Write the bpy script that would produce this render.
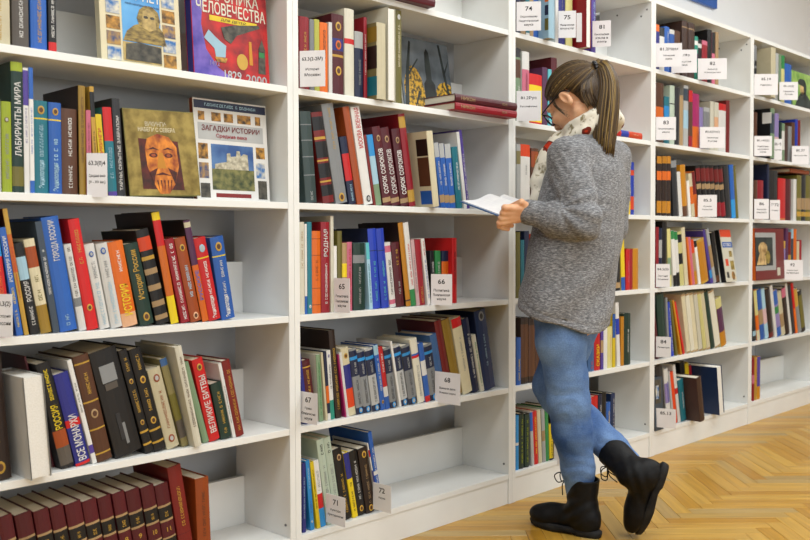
import bpy, bmesh, math, random
import numpy as np
from mathutils import Vector, Matrix

for o in list(bpy.data.objects):
    bpy.data.objects.remove(o)
scene = bpy.context.scene
COL = scene.collection
rng = random.Random(7)

# ---------------------------------------------------------------- camera
cam_d = bpy.data.cameras.new('camera')
cam_d.sensor_width = 36.0
cam_d.lens = 36.0 * 916.73 / 810.0
cam_d.clip_start = 0.05
cam_d.dof.use_dof = True
cam_d.dof.focus_distance = 2.85
cam_d.dof.aperture_fstop = 6.3
cam = bpy.data.objects.new('camera', cam_d)
COL.objects.link(cam)
FW = Vector((0.71373, 0.69976, -0.03031))
RT = Vector((0.70000, -0.71413, -0.00341))
UP = Vector((0.02403, 0.01878, 0.99953))
CP = Vector((-1.63277, -2.03940, 0.95019))
m = Matrix.Identity(4)
for i in range(3):
    m[i][0] = RT[i]; m[i][1] = UP[i]; m[i][2] = -FW[i]; m[i][3] = CP[i]
cam.matrix_world = m
scene.camera = cam

# ---------------------------------------------------------------- world, lamps, exposure
world = bpy.data.worlds.new('room_light')
scene.world = world
world.use_nodes = True
bg = world.node_tree.nodes['Background']
bg.inputs[0].default_value = (0.97, 0.99, 1.0, 1)
bg.inputs[1].default_value = 0.10
def area(name, loc, rot, sx, sy, power, color=(0.945, 0.985, 1.0)):
    d = bpy.data.lights.new(name, 'AREA')
    d.shape = 'RECTANGLE'; d.size = sx; d.size_y = sy; d.energy = power; d.color = color
    o = bpy.data.objects.new(name, d); COL.objects.link(o)
    o.location = loc; o.rotation_euler = rot
    return o
# rows of fluorescent ceiling fittings over the aisle, and daylight from the windows opposite the shelves
for i, x in enumerate((-2.2, -0.2, 1.8, 3.8)):
    area('ceiling_lamp', (x, -1.25, 2.95), (0, 0, 0), 1.6, 0.9, 35)
    area('ceiling_lamp', (x, -3.2, 2.95), (0, 0, 0), 1.6, 0.9, 25)
area('window_daylight', (0.6, -5.6, 1.45), (math.radians(90), 0, 0), 7.0, 1.9, 105, (0.95, 0.98, 1.0))
scene.view_settings.view_transform = 'Standard'
scene.view_settings.look = 'None'
scene.view_settings.gamma = 1.0
scene.view_settings.use_curve_mapping = False
scene.view_settings.exposure = -0.17

# ---------------------------------------------------------------- helpers
def lin(h):
    h = h.lstrip('#')
    out = []
    for i in (0, 2, 4):
        c = int(h[i:i + 2], 16) / 255.0
        out.append(c / 12.92 if c <= 0.04045 else ((c + 0.055) / 1.055) ** 2.4)
    return tuple(out) + (1.0,)

def new_mat(name, color='#ffffff', rough=0.5, spec=0.4):
    mt = bpy.data.materials.new(name); mt.use_nodes = True
    nt = mt.node_tree; b = nt.nodes['Principled BSDF']
    b.inputs['Base Color'].default_value = lin(color)
    b.inputs['Roughness'].default_value = rough
    b.inputs['Specular IOR Level'].default_value = spec
    return mt, nt, b

def node(nt, kind, **kw):
    n = nt.nodes.new(kind)
    for k, v in kw.items():
        if isinstance(k, str) and hasattr(n, k): setattr(n, k, v)
    return n

def mottled(name, c1, c2, scale=40, rough=0.5, spec=0.4, bump=0.0, detail=3, stretch=(1, 1, 1), lo=0.35, hi=0.65, coord='Object'):
    mt, nt, b = new_mat(name, c1, rough, spec)
    tc = node(nt, 'ShaderNodeTexCoord'); mp = node(nt, 'ShaderNodeMapping')
    mp.inputs['Scale'].default_value = stretch
    nt.links.new(tc.outputs[coord], mp.inputs['Vector'])
    nz = node(nt, 'ShaderNodeTexNoise'); nz.inputs['Scale'].default_value = scale; nz.inputs['Detail'].default_value = detail
    nt.links.new(mp.outputs['Vector'], nz.inputs['Vector'])
    rp = node(nt, 'ShaderNodeValToRGB')
    rp.color_ramp.elements[0].position = lo; rp.color_ramp.elements[0].color = lin(c1)
    rp.color_ramp.elements[1].position = hi; rp.color_ramp.elements[1].color = lin(c2)
    nt.links.new(nz.outputs['Fac'], rp.inputs['Fac'])
    nt.links.new(rp.outputs['Color'], b.inputs['Base Color'])
    if bump:
        bp = node(nt, 'ShaderNodeBump'); bp.inputs['Strength'].default_value = bump; bp.inputs['Distance'].default_value = 0.004
        nt.links.new(nz.outputs['Fac'], bp.inputs['Height']); nt.links.new(bp.outputs['Normal'], b.inputs['Normal'])
    return mt

def link(name, me, mat=None, parent=None, smooth=False):
    ob = bpy.data.objects.new(name, me); COL.objects.link(ob)
    if mat is not None:
        if len(me.materials): me.materials.clear()
        for mm in (mat if isinstance(mat, (list, tuple)) else [mat]): me.materials.append(mm)
    if parent is not None: ob.parent = parent
    if smooth:
        me.polygons.foreach_set('use_smooth', [True] * len(me.polygons))
    return ob

def pymesh(name, verts, faces, mi=None):
    me = bpy.data.meshes.new(name)
    me.from_pydata([tuple(v) for v in verts], [], [tuple(f) for f in faces])
    if mi is not None: me.polygons.foreach_set('material_index', mi)
    me.update()
    return me

def box_mesh(name, lo, hi, bevel=0.0):
    bm = bmesh.new(); bmesh.ops.create_cube(bm, size=1.0)
    for v in bm.verts:
        v.co = Vector([lo[i] + (v.co[i] + 0.5) * (hi[i] - lo[i]) for i in range(3)])
    if bevel: bmesh.ops.bevel(bm, geom=bm.edges[:], offset=bevel, segments=2, affect='EDGES', profile=0.6)
    me = bpy.data.meshes.new(name); bm.to_mesh(me); bm.free()
    return me

def empty(name, loc, rot=(0, 0, 0)):
    e = bpy.data.objects.new(name, None); COL.objects.link(e)
    e.location = loc; e.rotation_euler = rot; e.empty_display_size = 0.05
    return e

def tag(o, label, cat, group=None):
    o['label'] = label; o['category'] = cat
    if group: o['group'] = group
    return o

def struct(o, label=None):
    o['kind'] = 'structure'
    if label: o['label'] = label
    return o

# ---------------------------------------------------------------- palette
PAL = {
 'white': ('#e9e8e4', 'white'), 'ivory': ('#e0dcc9', 'ivory'), 'cream': ('#dcd2b0', 'cream'), 'paleyellow': ('#dcd48c', 'pale yellow'),
 'lightgrey': ('#b9bbba', 'light grey'), 'grey': ('#8a8d8f', 'grey'), 'charcoal': ('#2c2d31', 'charcoal'), 'black': ('#17171a', 'black'),
 'slate': ('#3d4a58', 'slate blue'), 'slategreen': ('#3a4b4a', 'slate green'), 'taupe': ('#5c554e', 'taupe'), 'tan': ('#b3946a', 'tan'),
 'khaki': ('#8d8355', 'khaki'), 'brown': ('#5e3a26', 'brown'), 'mocha': ('#4a332c', 'mocha brown'), 'espresso': ('#2f1f19', 'dark brown'),
 'rust': ('#a0491c', 'rust orange'), 'amber': ('#c9871a', 'amber'), 'ochre': ('#9a7a2a', 'ochre'), 'olive': ('#77702f', 'olive'),
 'gold': ('#cda23e', 'golden'), 'yellow': ('#f0d21e', 'yellow'), 'lime': ('#a9bb2c', 'lime green'), 'yellowgreen': ('#b8b84c', 'yellow green'),
 'orange': ('#e8701a', 'orange'), 'orangered': ('#e2481c', 'orange red'), 'flame': ('#d06a1e', 'flame orange'), 'peach': ('#edb68c', 'peach'),
 'red': ('#cf1f22', 'red'), 'crimson': ('#9c1526', 'crimson'), 'brickred': ('#7c1d1c', 'brick red'), 'maroon': ('#571420', 'maroon'),
 'pink': ('#d6708a', 'pink'), 'lightpink': ('#dcb6b8', 'pale pink'), 'magenta': ('#b0246a', 'magenta'), 'plum': ('#5b2f55', 'plum'),
 'purple': ('#54409a', 'purple'), 'lilac': ('#9585bd', 'lilac'), 'indigo': ('#2b2f84', 'indigo'), 'navy': ('#1a2444', 'navy'),
 'navyblue': ('#1f3560', 'navy blue'), 'blue': ('#2a62b8', 'blue'), 'royalblue': ('#2440b6', 'royal blue'), 'steelblue': ('#40689c', 'steel blue'),
 'skyblue': ('#2f96dc', 'sky blue'), 'paleblue': ('#a9cfe2', 'pale blue'), 'cyan': ('#62c2cc', 'cyan'), 'teal': ('#22798a', 'teal'),
 'tealgreen': ('#2a9480', 'teal green'), 'green': ('#2f8a4a', 'green'), 'sage': ('#7f9a78', 'sage green'), 'palegreen': ('#c3d3c0', 'pale green'),
 'dkgreen': ('#1d3a31', 'dark green'),
}
MATS = {}
def pm(k):
    if k in MATS: return MATS[k]
    mt, nt, b = new_mat('print_' + k, PAL[k][0], 0.42, 0.45)
    oi = node(nt, 'ShaderNodeObjectInfo')
    tc = node(nt, 'ShaderNodeTexCoord')
    nz = node(nt, 'ShaderNodeTexNoise'); nz.inputs['Scale'].default_value = 30; nz.inputs['Detail'].default_value = 4
    nt.links.new(tc.outputs['Object'], nz.inputs['Vector'])
    ad = node(nt, 'ShaderNodeMath'); ad.operation = 'MULTIPLY_ADD'
    nt.links.new(oi.outputs['Random'], ad.inputs[0]); ad.inputs[1].default_value = 0.24; ad.inputs[2].default_value = 0.61
    ad2 = node(nt, 'ShaderNodeMath'); ad2.operation = 'MULTIPLY_ADD'
    nt.links.new(nz.outputs['Fac'], ad2.inputs[0]); ad2.inputs[1].default_value = 0.16
    nt.links.new(ad.outputs[0], ad2.inputs[2])
    mx = node(nt, 'ShaderNodeVectorMath'); mx.operation = 'SCALE'
    mx.inputs[0].default_value = lin(PAL[k][0])[:3]
    nt.links.new(ad2.outputs[0], mx.inputs['Scale'])
    nt.links.new(mx.outputs[0], b.inputs['Base Color'])
    MATS[k] = mt
    return mt

M_white = mottled('white_laminate', '#e4e5e2', '#e9eae7', 6, 0.36, 0.45)
M_wall = mottled('painted_wall', '#e0e1e2', '#e7e8e9', 2.0, 0.75, 0.2, bump=0.03)
M_wallback = mottled('shaded_wall_paint', '#c9c4b6', '#d2cdc0', 3.0, 0.8, 0.2)
M_ceil = mottled('ceiling_paint', '#e6e5e0', '#ecebe7', 2.0, 0.8, 0.2)
M_metal, _nt, _b = new_mat('pin_metal', '#6f7071', 0.35, 0.5); _b.inputs['Metallic'].default_value = 0.8
def paper_mat():
    mt, nt, b = new_mat('page_edges', '#cfc3a4', 0.8, 0.2)
    tc = node(nt, 'ShaderNodeTexCoord'); mp = node(nt, 'ShaderNodeMapping'); mp.inputs['Scale'].default_value = (900, 3, 3)
    nt.links.new(tc.outputs['Object'], mp.inputs['Vector'])
    nz = node(nt, 'ShaderNodeTexNoise'); nz.inputs['Scale'].default_value = 1.0
    nt.links.new(mp.outputs['Vector'], nz.inputs['Vector'])
    oi = node(nt, 'ShaderNodeObjectInfo')
    rp = node(nt, 'ShaderNodeValToRGB'); rp.color_ramp.elements[0].color = lin('#b7a788'); rp.color_ramp.elements[1].color = lin('#e4dfd0')
    ad = node(nt, 'ShaderNodeMath'); ad.operation = 'MULTIPLY_ADD'; ad.inputs[1].default_value = 0.5
    nt.links.new(nz.outputs['Fac'], ad.inputs[0])
    ml = node(nt, 'ShaderNodeMath'); ml.operation = 'MULTIPLY'; ml.inputs[1].default_value = 0.6
    nt.links.new(oi.outputs['Random'], ml.inputs[0]); nt.links.new(ml.outputs[0], ad.inputs[2])
    nt.links.new(ad.outputs[0], rp.inputs['Fac']); nt.links.new(rp.outputs['Color'], b.inputs['Base Color'])
    return mt
M_paper = paper_mat()
M_paper_white = mottled('white_page_edges', '#dcdad2', '#e6e4de', 300, 0.8, 0.2)
M_card = mottled('card_paper', '#e6e4e6', '#eceaec', 15, 0.7, 0.2)
M_ink, _, _ = new_mat('black_ink', '#1c1c20', 0.7, 0.2)

# ---------------------------------------------------------------- structure: room
H = [0.1090, 0.4230, 0.7430, 1.0636, 1.3874, 1.7054, 1.9889]
TH = 0.0198
WALL_Y = 0.40
w = link('wall_back', box_mesh('wall_back', (-4.0, WALL_Y, 0), (7.5, WALL_Y + 0.12, 3.0)), M_wall); struct(w, 'white painted wall behind the bookcases')
w = link('wall_right', box_mesh('wall_right', (7.5, -6.2, 0), (7.62, WALL_Y + 0.12, 3.0)), M_wall); struct(w, 'white end wall of the aisle')
w = link('ceiling', box_mesh('ceiling', (-4.0, -6.2, 3.0), (7.62, WALL_Y + 0.12, 3.08)), M_ceil); struct(w, 'white ceiling')

# herringbone parquet
def parquet_mat():
    mt, nt, b = new_mat('oak_parquet', '#c99a3f', 0.33, 0.45)
    at = node(nt, 'ShaderNodeAttribute'); at.attribute_name = 'grain'
    av = node(nt, 'ShaderNodeAttribute'); av.attribute_name = 'tone'
    oi = node(nt, 'ShaderNodeObjectInfo')
    sm = node(nt, 'ShaderNodeMath'); sm.operation = 'ADD'
    nt.links.new(av.outputs['Fac'], sm.inputs[0]); nt.links.new(oi.outputs['Random'], sm.inputs[1])
    fr = node(nt, 'ShaderNodeMath'); fr.operation = 'FRACT'; nt.links.new(sm.outputs[0], fr.inputs[0])
    sc = node(nt, 'ShaderNodeVectorMath'); sc.operation = 'MULTIPLY'; sc.inputs[1].default_value = (3.0, 55.0, 1.0)
    nt.links.new(at.outputs['Vector'], sc.inputs[0])
    of = node(nt, 'ShaderNodeCombineXYZ'); m5 = node(nt, 'ShaderNodeMath'); m5.operation = 'MULTIPLY'; m5.inputs[1].default_value = 57.0
    nt.links.new(fr.outputs[0], m5.inputs[0]); nt.links.new(m5.outputs[0], of.inputs[0]); nt.links.new(m5.outputs[0], of.inputs[2])
    ad = node(nt, 'ShaderNodeVectorMath'); ad.operation = 'ADD'
    nt.links.new(sc.outputs[0], ad.inputs[0]); nt.links.new(of.outputs[0], ad.inputs[1])
    nz = node(nt, 'ShaderNodeTexNoise'); nz.inputs['Scale'].default_value = 1.0; nz.inputs['Detail'].default_value = 5; nz.inputs['Roughness'].default_value = 0.6
    nt.links.new(ad.outputs[0], nz.inputs['Vector'])
    r1 = node(nt, 'ShaderNodeValToRGB')
    e = r1.color_ramp.elements; e[0].position = 0.0; e[0].color = lin('#b2842c'); e[1].position = 1.0; e[1].color = lin('#cdad66')
    for ps, c in ((0.25, '#bd9035'), (0.5, '#c49c49'), (0.72, '#c79f45'), (0.88, '#a98f5a')):
        k = e.new(ps); k.color = lin(c)
    nt.links.new(fr.outputs[0], r1.inputs['Fac'])
    r2 = node(nt, 'ShaderNodeValToRGB')
    r2.color_ramp.elements[0].position = 0.3; r2.color_ramp.elements[0].color = (0.74, 0.69, 0.60, 1)
    r2.color_ramp.elements[1].position = 0.62; r2.color_ramp.elements[1].color = (1.05, 1.03, 1.0, 1)
    nt.links.new(nz.outputs['Fac'], r2.inputs['Fac'])
    mx = node(nt, 'ShaderNodeMix', data_type='RGBA', blend_type='MULTIPLY'); mx.inputs[0].default_value = 1.0
    nt.links.new(r1.outputs['Color'], mx.inputs[6]); nt.links.new(r2.outputs['Color'], mx.inputs[7])
    nt.links.new(mx.outputs[2], b.inputs['Base Color'])
    mr = node(nt, 'ShaderNodeMapRange'); mr.inputs['To Min'].default_value = 0.24; mr.inputs['To Max'].default_value = 0.42
    nt.links.new(nz.outputs['Fac'], mr.inputs['Value']); nt.links.new(mr.outputs[0], b.inputs['Roughness'])
    return mt
M_oak = parquet_mat()
M_sub, _, _ = new_mat('parquet_joint', '#4a3414', 0.8, 0.2)
floor = link('floor', box_mesh('floor', (-4.0, -6.2, -0.10), (7.5, WALL_Y + 0.12, -0.0022)), M_sub)
struct(floor, 'golden oak herringbone parquet floor')
PL, PW, GAP = 0.378, 0.0555, 0.0005
def plank_verts(cx, cy, ang, dz=0.0):
    ca, sa = math.cos(ang), math.sin(ang); hx, hy, bv = PL / 2 - GAP, PW / 2 - GAP, 0.0008
    vs = []
    for (ix, iy, z) in ((0, 0, -0.004), (0, 0, -0.0008), (bv, bv, 0.0)):
        for sx, sy in ((-1, -1), (1, -1), (1, 1), (-1, 1)):
            x, y = sx * (hx - ix), sy * (hy - iy)
            vs.append((cx + x * ca - y * sa, cy + x * sa + y * ca, z + dz, x, y))
    return vs
PF = [(8, 9, 10, 11)] + [(a, (a + 1) % 4, 4 + (a + 1) % 4, 4 + a) for a in range(4)] + [(4 + a, 4 + (a + 1) % 4, 8 + (a + 1) % 4, 8 + a) for a in range(4)]
# one shared plank; local x runs along the grain
pv = plank_verts(0, 0, 0)
plank_me = pymesh('plank', [v[:3] for v in pv], PF)
def grain_attr(me, gv, tones=None):
    a = me.attributes.new('grain', 'FLOAT_VECTOR', 'POINT'); a.data.foreach_set('vector', [c for g in gv for c in g])
    if tones is not None:
        t = me.attributes.new('tone', 'FLOAT', 'POINT'); t.data.foreach_set('value', tones)
grain_attr(plank_me, [(v[3], v[4], 0) for v in pv])
plank_me.materials.append(M_oak)
q = math.sqrt(0.5)
planks = []
for col_i in range(-26, 30):
    for n in range(-190, 190):
        for kind in (0, 1):
            if kind == 0: a, b_ = n * PW + PL / 2, n * PW + PW / 2
            else: a, b_ = n * PW + PW / 2, (n + 1) * PW + PL / 2
            a += col_i * PL; b_ -= col_i * PL
            # unrotated frame (a,b) turned so that strips run parallel to the wall
            X = (a + b_) * q; Y = (b_ - a) * q
            ang = -math.pi / 4 if kind == 0 else math.pi / 4
            planks.append((X + 0.16, Y + 0.005, ang))
def cam_pix(P):
    d = Vector(P) - CP; z = d.dot(FW)
    if z < 0.3: return None
    return 405 + 916.73 * d.dot(RT) / z, 270 - 916.73 * d.dot(UP) / z, z
near, rest = [], []
for (X, Y, ang) in planks:
    if not (-3.9 < X < 7.4 and -6.1 < Y < WALL_Y - 0.02): continue
    pq = cam_pix((X, Y, 0))
    seen = False
    if pq and Y < 0.05:
        r = 0.2 * 916.73 / pq[2]
        seen = -r * 0.6 < pq[0] < 810 + r * 0.6 and pq[1] < 540 + r * 0.35
    (near if seen else rest).append((X, Y, ang, pq[2] if pq else 99))
near.sort(key=lambda t: t[3])
rest += near[300:]; near = near[:300]
for (X, Y, ang, _z) in near:
    o = bpy.data.objects.new('plank', plank_me); COL.objects.link(o); o.parent = floor
    o.location = (X, Y, rng.uniform(-0.0003, 0.0003)); o.rotation_euler = (0, 0, ang + rng.choice((0, math.pi)))
vs, fs, gr, tn = [], [], [], []
for (X, Y, ang, _z) in rest:
    b0 = len(vs); t = rng.random()
    for v in plank_verts(X, Y, ang): vs.append(v[:3]); gr.append((v[3], v[4], 0)); tn.append(t)
    fs += [tuple(b0 + i for i in f) for f in PF]
me = pymesh('parquet_field', vs, fs); grain_attr(me, gr, tn)
o = link('parquet_field', me, M_oak, floor); o['kind'] = 'stuff'

# blue notice board above the bookcases
tag(link('notice_board', box_mesh('notice_board', (2.908, WALL_Y - 0.022, 2.2755), (3.3877, WALL_Y - 0.001, 2.675), 0.003), pm('blue')),
    'blue board on the white wall above the fourth bookcase', 'board')

# ---------------------------------------------------------------- bookcases
UNITS = 'ABCDE'
UX = {k: i - 1.0 for i, k in enumerate(UNITS)}
UNAME = {'A': 'leftmost bookcase', 'B': 'second bookcase', 'C': 'middle bookcase', 'D': 'fourth bookcase', 'E': 'rightmost bookcase'}
UDESC = {'A': 'white open bookcase cut by the left edge of the photo', 'B': 'white open bookcase left of the standing reader',
         'C': 'white open bookcase behind the standing reader', 'D': 'white open bookcase just right of the standing reader',
         'E': 'white open bookcase at the right edge of the photo'}
RNAME = ['bottom shelf', 'second shelf up', 'third shelf up', 'fourth shelf up', 'fifth shelf up', 'top shelf']
def disc_mesh(name, r, n=14, depth=0.002):
    bm = bmesh.new(); bmesh.ops.create_cone(bm, cap_ends=True, segments=n, radius1=r, radius2=r * 0.85, depth=depth)
    me = bpy.data.meshes.new(name); bm.to_mesh(me); bm.free(); return me
PIN = disc_mesh('shelf_pin', 0.004, 12, 0.003)
for u in UNITS:
    x = UX[u]
    root = empty('bookcase', (x, 0, 0)); tag(root, UDESC[u], 'bookcase', 'white bookcases along the wall')
    top = H[6] + 0.019
    e = 0.0004
    for a, b_ in ((e, TH), (1 - TH, 1 - e)):
        deep = WALL_Y - 0.002 if (u == 'A' and a < 0.5) or (u == 'E' and a > 0.5) else 0.262     # outer panels get added depth, blocking light from the gap behind the units
        link('side_panel', box_mesh('side_panel', (a, 0, 0), (b_, deep, top), 0.0012), M_white, root)
    for r in range(6):
        link('shelf', box_mesh('shelf', (TH + e, 0.001, H[r] - 0.0185), (1 - TH - e, 0.218, H[r]), 0.001), M_white, root)
        rz = H[r] + (0.142 if r == 0 else 0.151)
        link('back_rail', box_mesh('back_rail', (TH + e, 0.2197, H[r] - 0.018), (1 - TH - e, 0.236, rz), 0.001), M_white, root)
    link('top_board', box_mesh('top_board', (TH + e, 0.001, H[6]), (1 - TH - e, WALL_Y - 0.002, top), 0.001), M_white, root)  # unseen extra depth back to the wall, added to keep the rear gap dark
    link('plinth', box_mesh('plinth', (TH + e, 0.004, 0), (1 - TH - e, 0.022, H[0] - 0.0192), 0.001), M_white, root)
    for (py, pz) in ((0.022, H[0] + 0.035), (0.022, H[6] - 0.03), (0.05, H[6] - 0.055), (0.17, H[6] - 0.03)):
        pn = link('shelf_pin', PIN.copy(), M_metal, root); pn.location = (1 - TH - 0.001, py, pz); pn.rotation_euler = (0, math.radians(-90), 0)

# ---------------------------------------------------------------- lettering
FONT_CACHE = {}
def prepare_texts(strings):
    tmp = []
    for s in strings:
        cu = bpy.data.curves.new('lettering', 'FONT'); cu.body = s; cu.size = 1.0; cu.resolution_u = 2; cu.offset = 0.014
        o = bpy.data.objects.new('lettering', cu); COL.objects.link(o); tmp.append((s, o, cu))
    dg = bpy.context.evaluated_depsgraph_get()
    for s, o, cu in tmp:
        me = bpy.data.meshes.new_from_object(o.evaluated_get(dg)); me.name = 'lettering'
        co = np.zeros(len(me.vertices) * 3); me.vertices.foreach_get('co', co); co = co.reshape(-1, 3)
        if len(co) == 0: continue
        lo, hi = co.min(0), co.max(0)
        co = co - (lo + hi) / 2; co[:, 2] = 0
        me.vertices.foreach_set('co', co.ravel()); me.update()
        FONT_CACHE[s] = (me, hi[0] - lo[0], max(hi[1] - lo[1], 0.72))
    for s, o, cu in tmp:
        bpy.data.objects.remove(o); bpy.data.curves.remove(cu)
SCR = {}
def scribble(n, seed):
    """a row of small illegible letter-like marks, as unreadable spine print looks from here"""
    k = (n, seed)
    if k in SCR: return SCR[k]
    rr = random.Random(seed * 91 + n); vs, fs = [], []
    def rect(x0, y0, x1, y1):
        b = len(vs); vs.extend([(x0, y0, 0), (x1, y0, 0), (x1, y1, 0), (x0, y1, 0)]); fs.append((b, b + 1, b + 2, b + 3))
    x = 0.0
    for i in range(n):
        if i and rr.random() < 0.16: x += 0.55; continue
        wd = rr.uniform(0.46, 0.72); st = 0.13
        rect(x, 0, x + st, 1)
        kind = rr.randrange(5)
        if kind != 1: rect(x + wd - st, 0, x + wd, 1 if kind != 2 else 0.55)
        if kind in (0, 3): rect(x + st, 0.42, x + wd - st, 0.58)
        if kind in (1, 2, 4): rect(x + st, 0.84, x + wd - st, 1)
        if kind in (1, 4): rect(x + st, 0, x + wd - st, 0.16)
        x += wd + 0.2
    vs = [(v[0] - x / 2, v[1] - 0.5, 0) for v in vs]
    SCR[k] = (pymesh('lettering', vs, fs), x, 1.0)
    return SCR[k]
def put_text(name, cache, parent, mat, origin, ex, ey, length, height, stretch=(0.55, 1.25), yoff=0.0):
    me, wd, ht = cache
    sy = height / ht; sx = min(max(length / wd, stretch[0] * sy), stretch[1] * sy)
    if sx * wd > length:
        f = length / (sx * wd); sx *= f; sy *= max(f, 0.75)
    key = (me.name, mat.name)
    m2 = TXT_MESH.get(key)
    if m2 is None:
        m2 = me.copy(); m2.materials.clear(); m2.materials.append(mat); TXT_MESH[key] = m2
    o = bpy.data.objects.new(name, m2); COL.objects.link(o); o.parent = parent
    ex, ey = Vector(ex), Vector(ey); n = ex.cross(ey)
    M = Matrix.Identity(4)
    for i in range(3):
        M[i][0] = ex[i] * sx; M[i][1] = ey[i] * sy; M[i][2] = n[i]; M[i][3] = origin[i]
    o.matrix_local = M
    return o
TXT_MESH = {}

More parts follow.
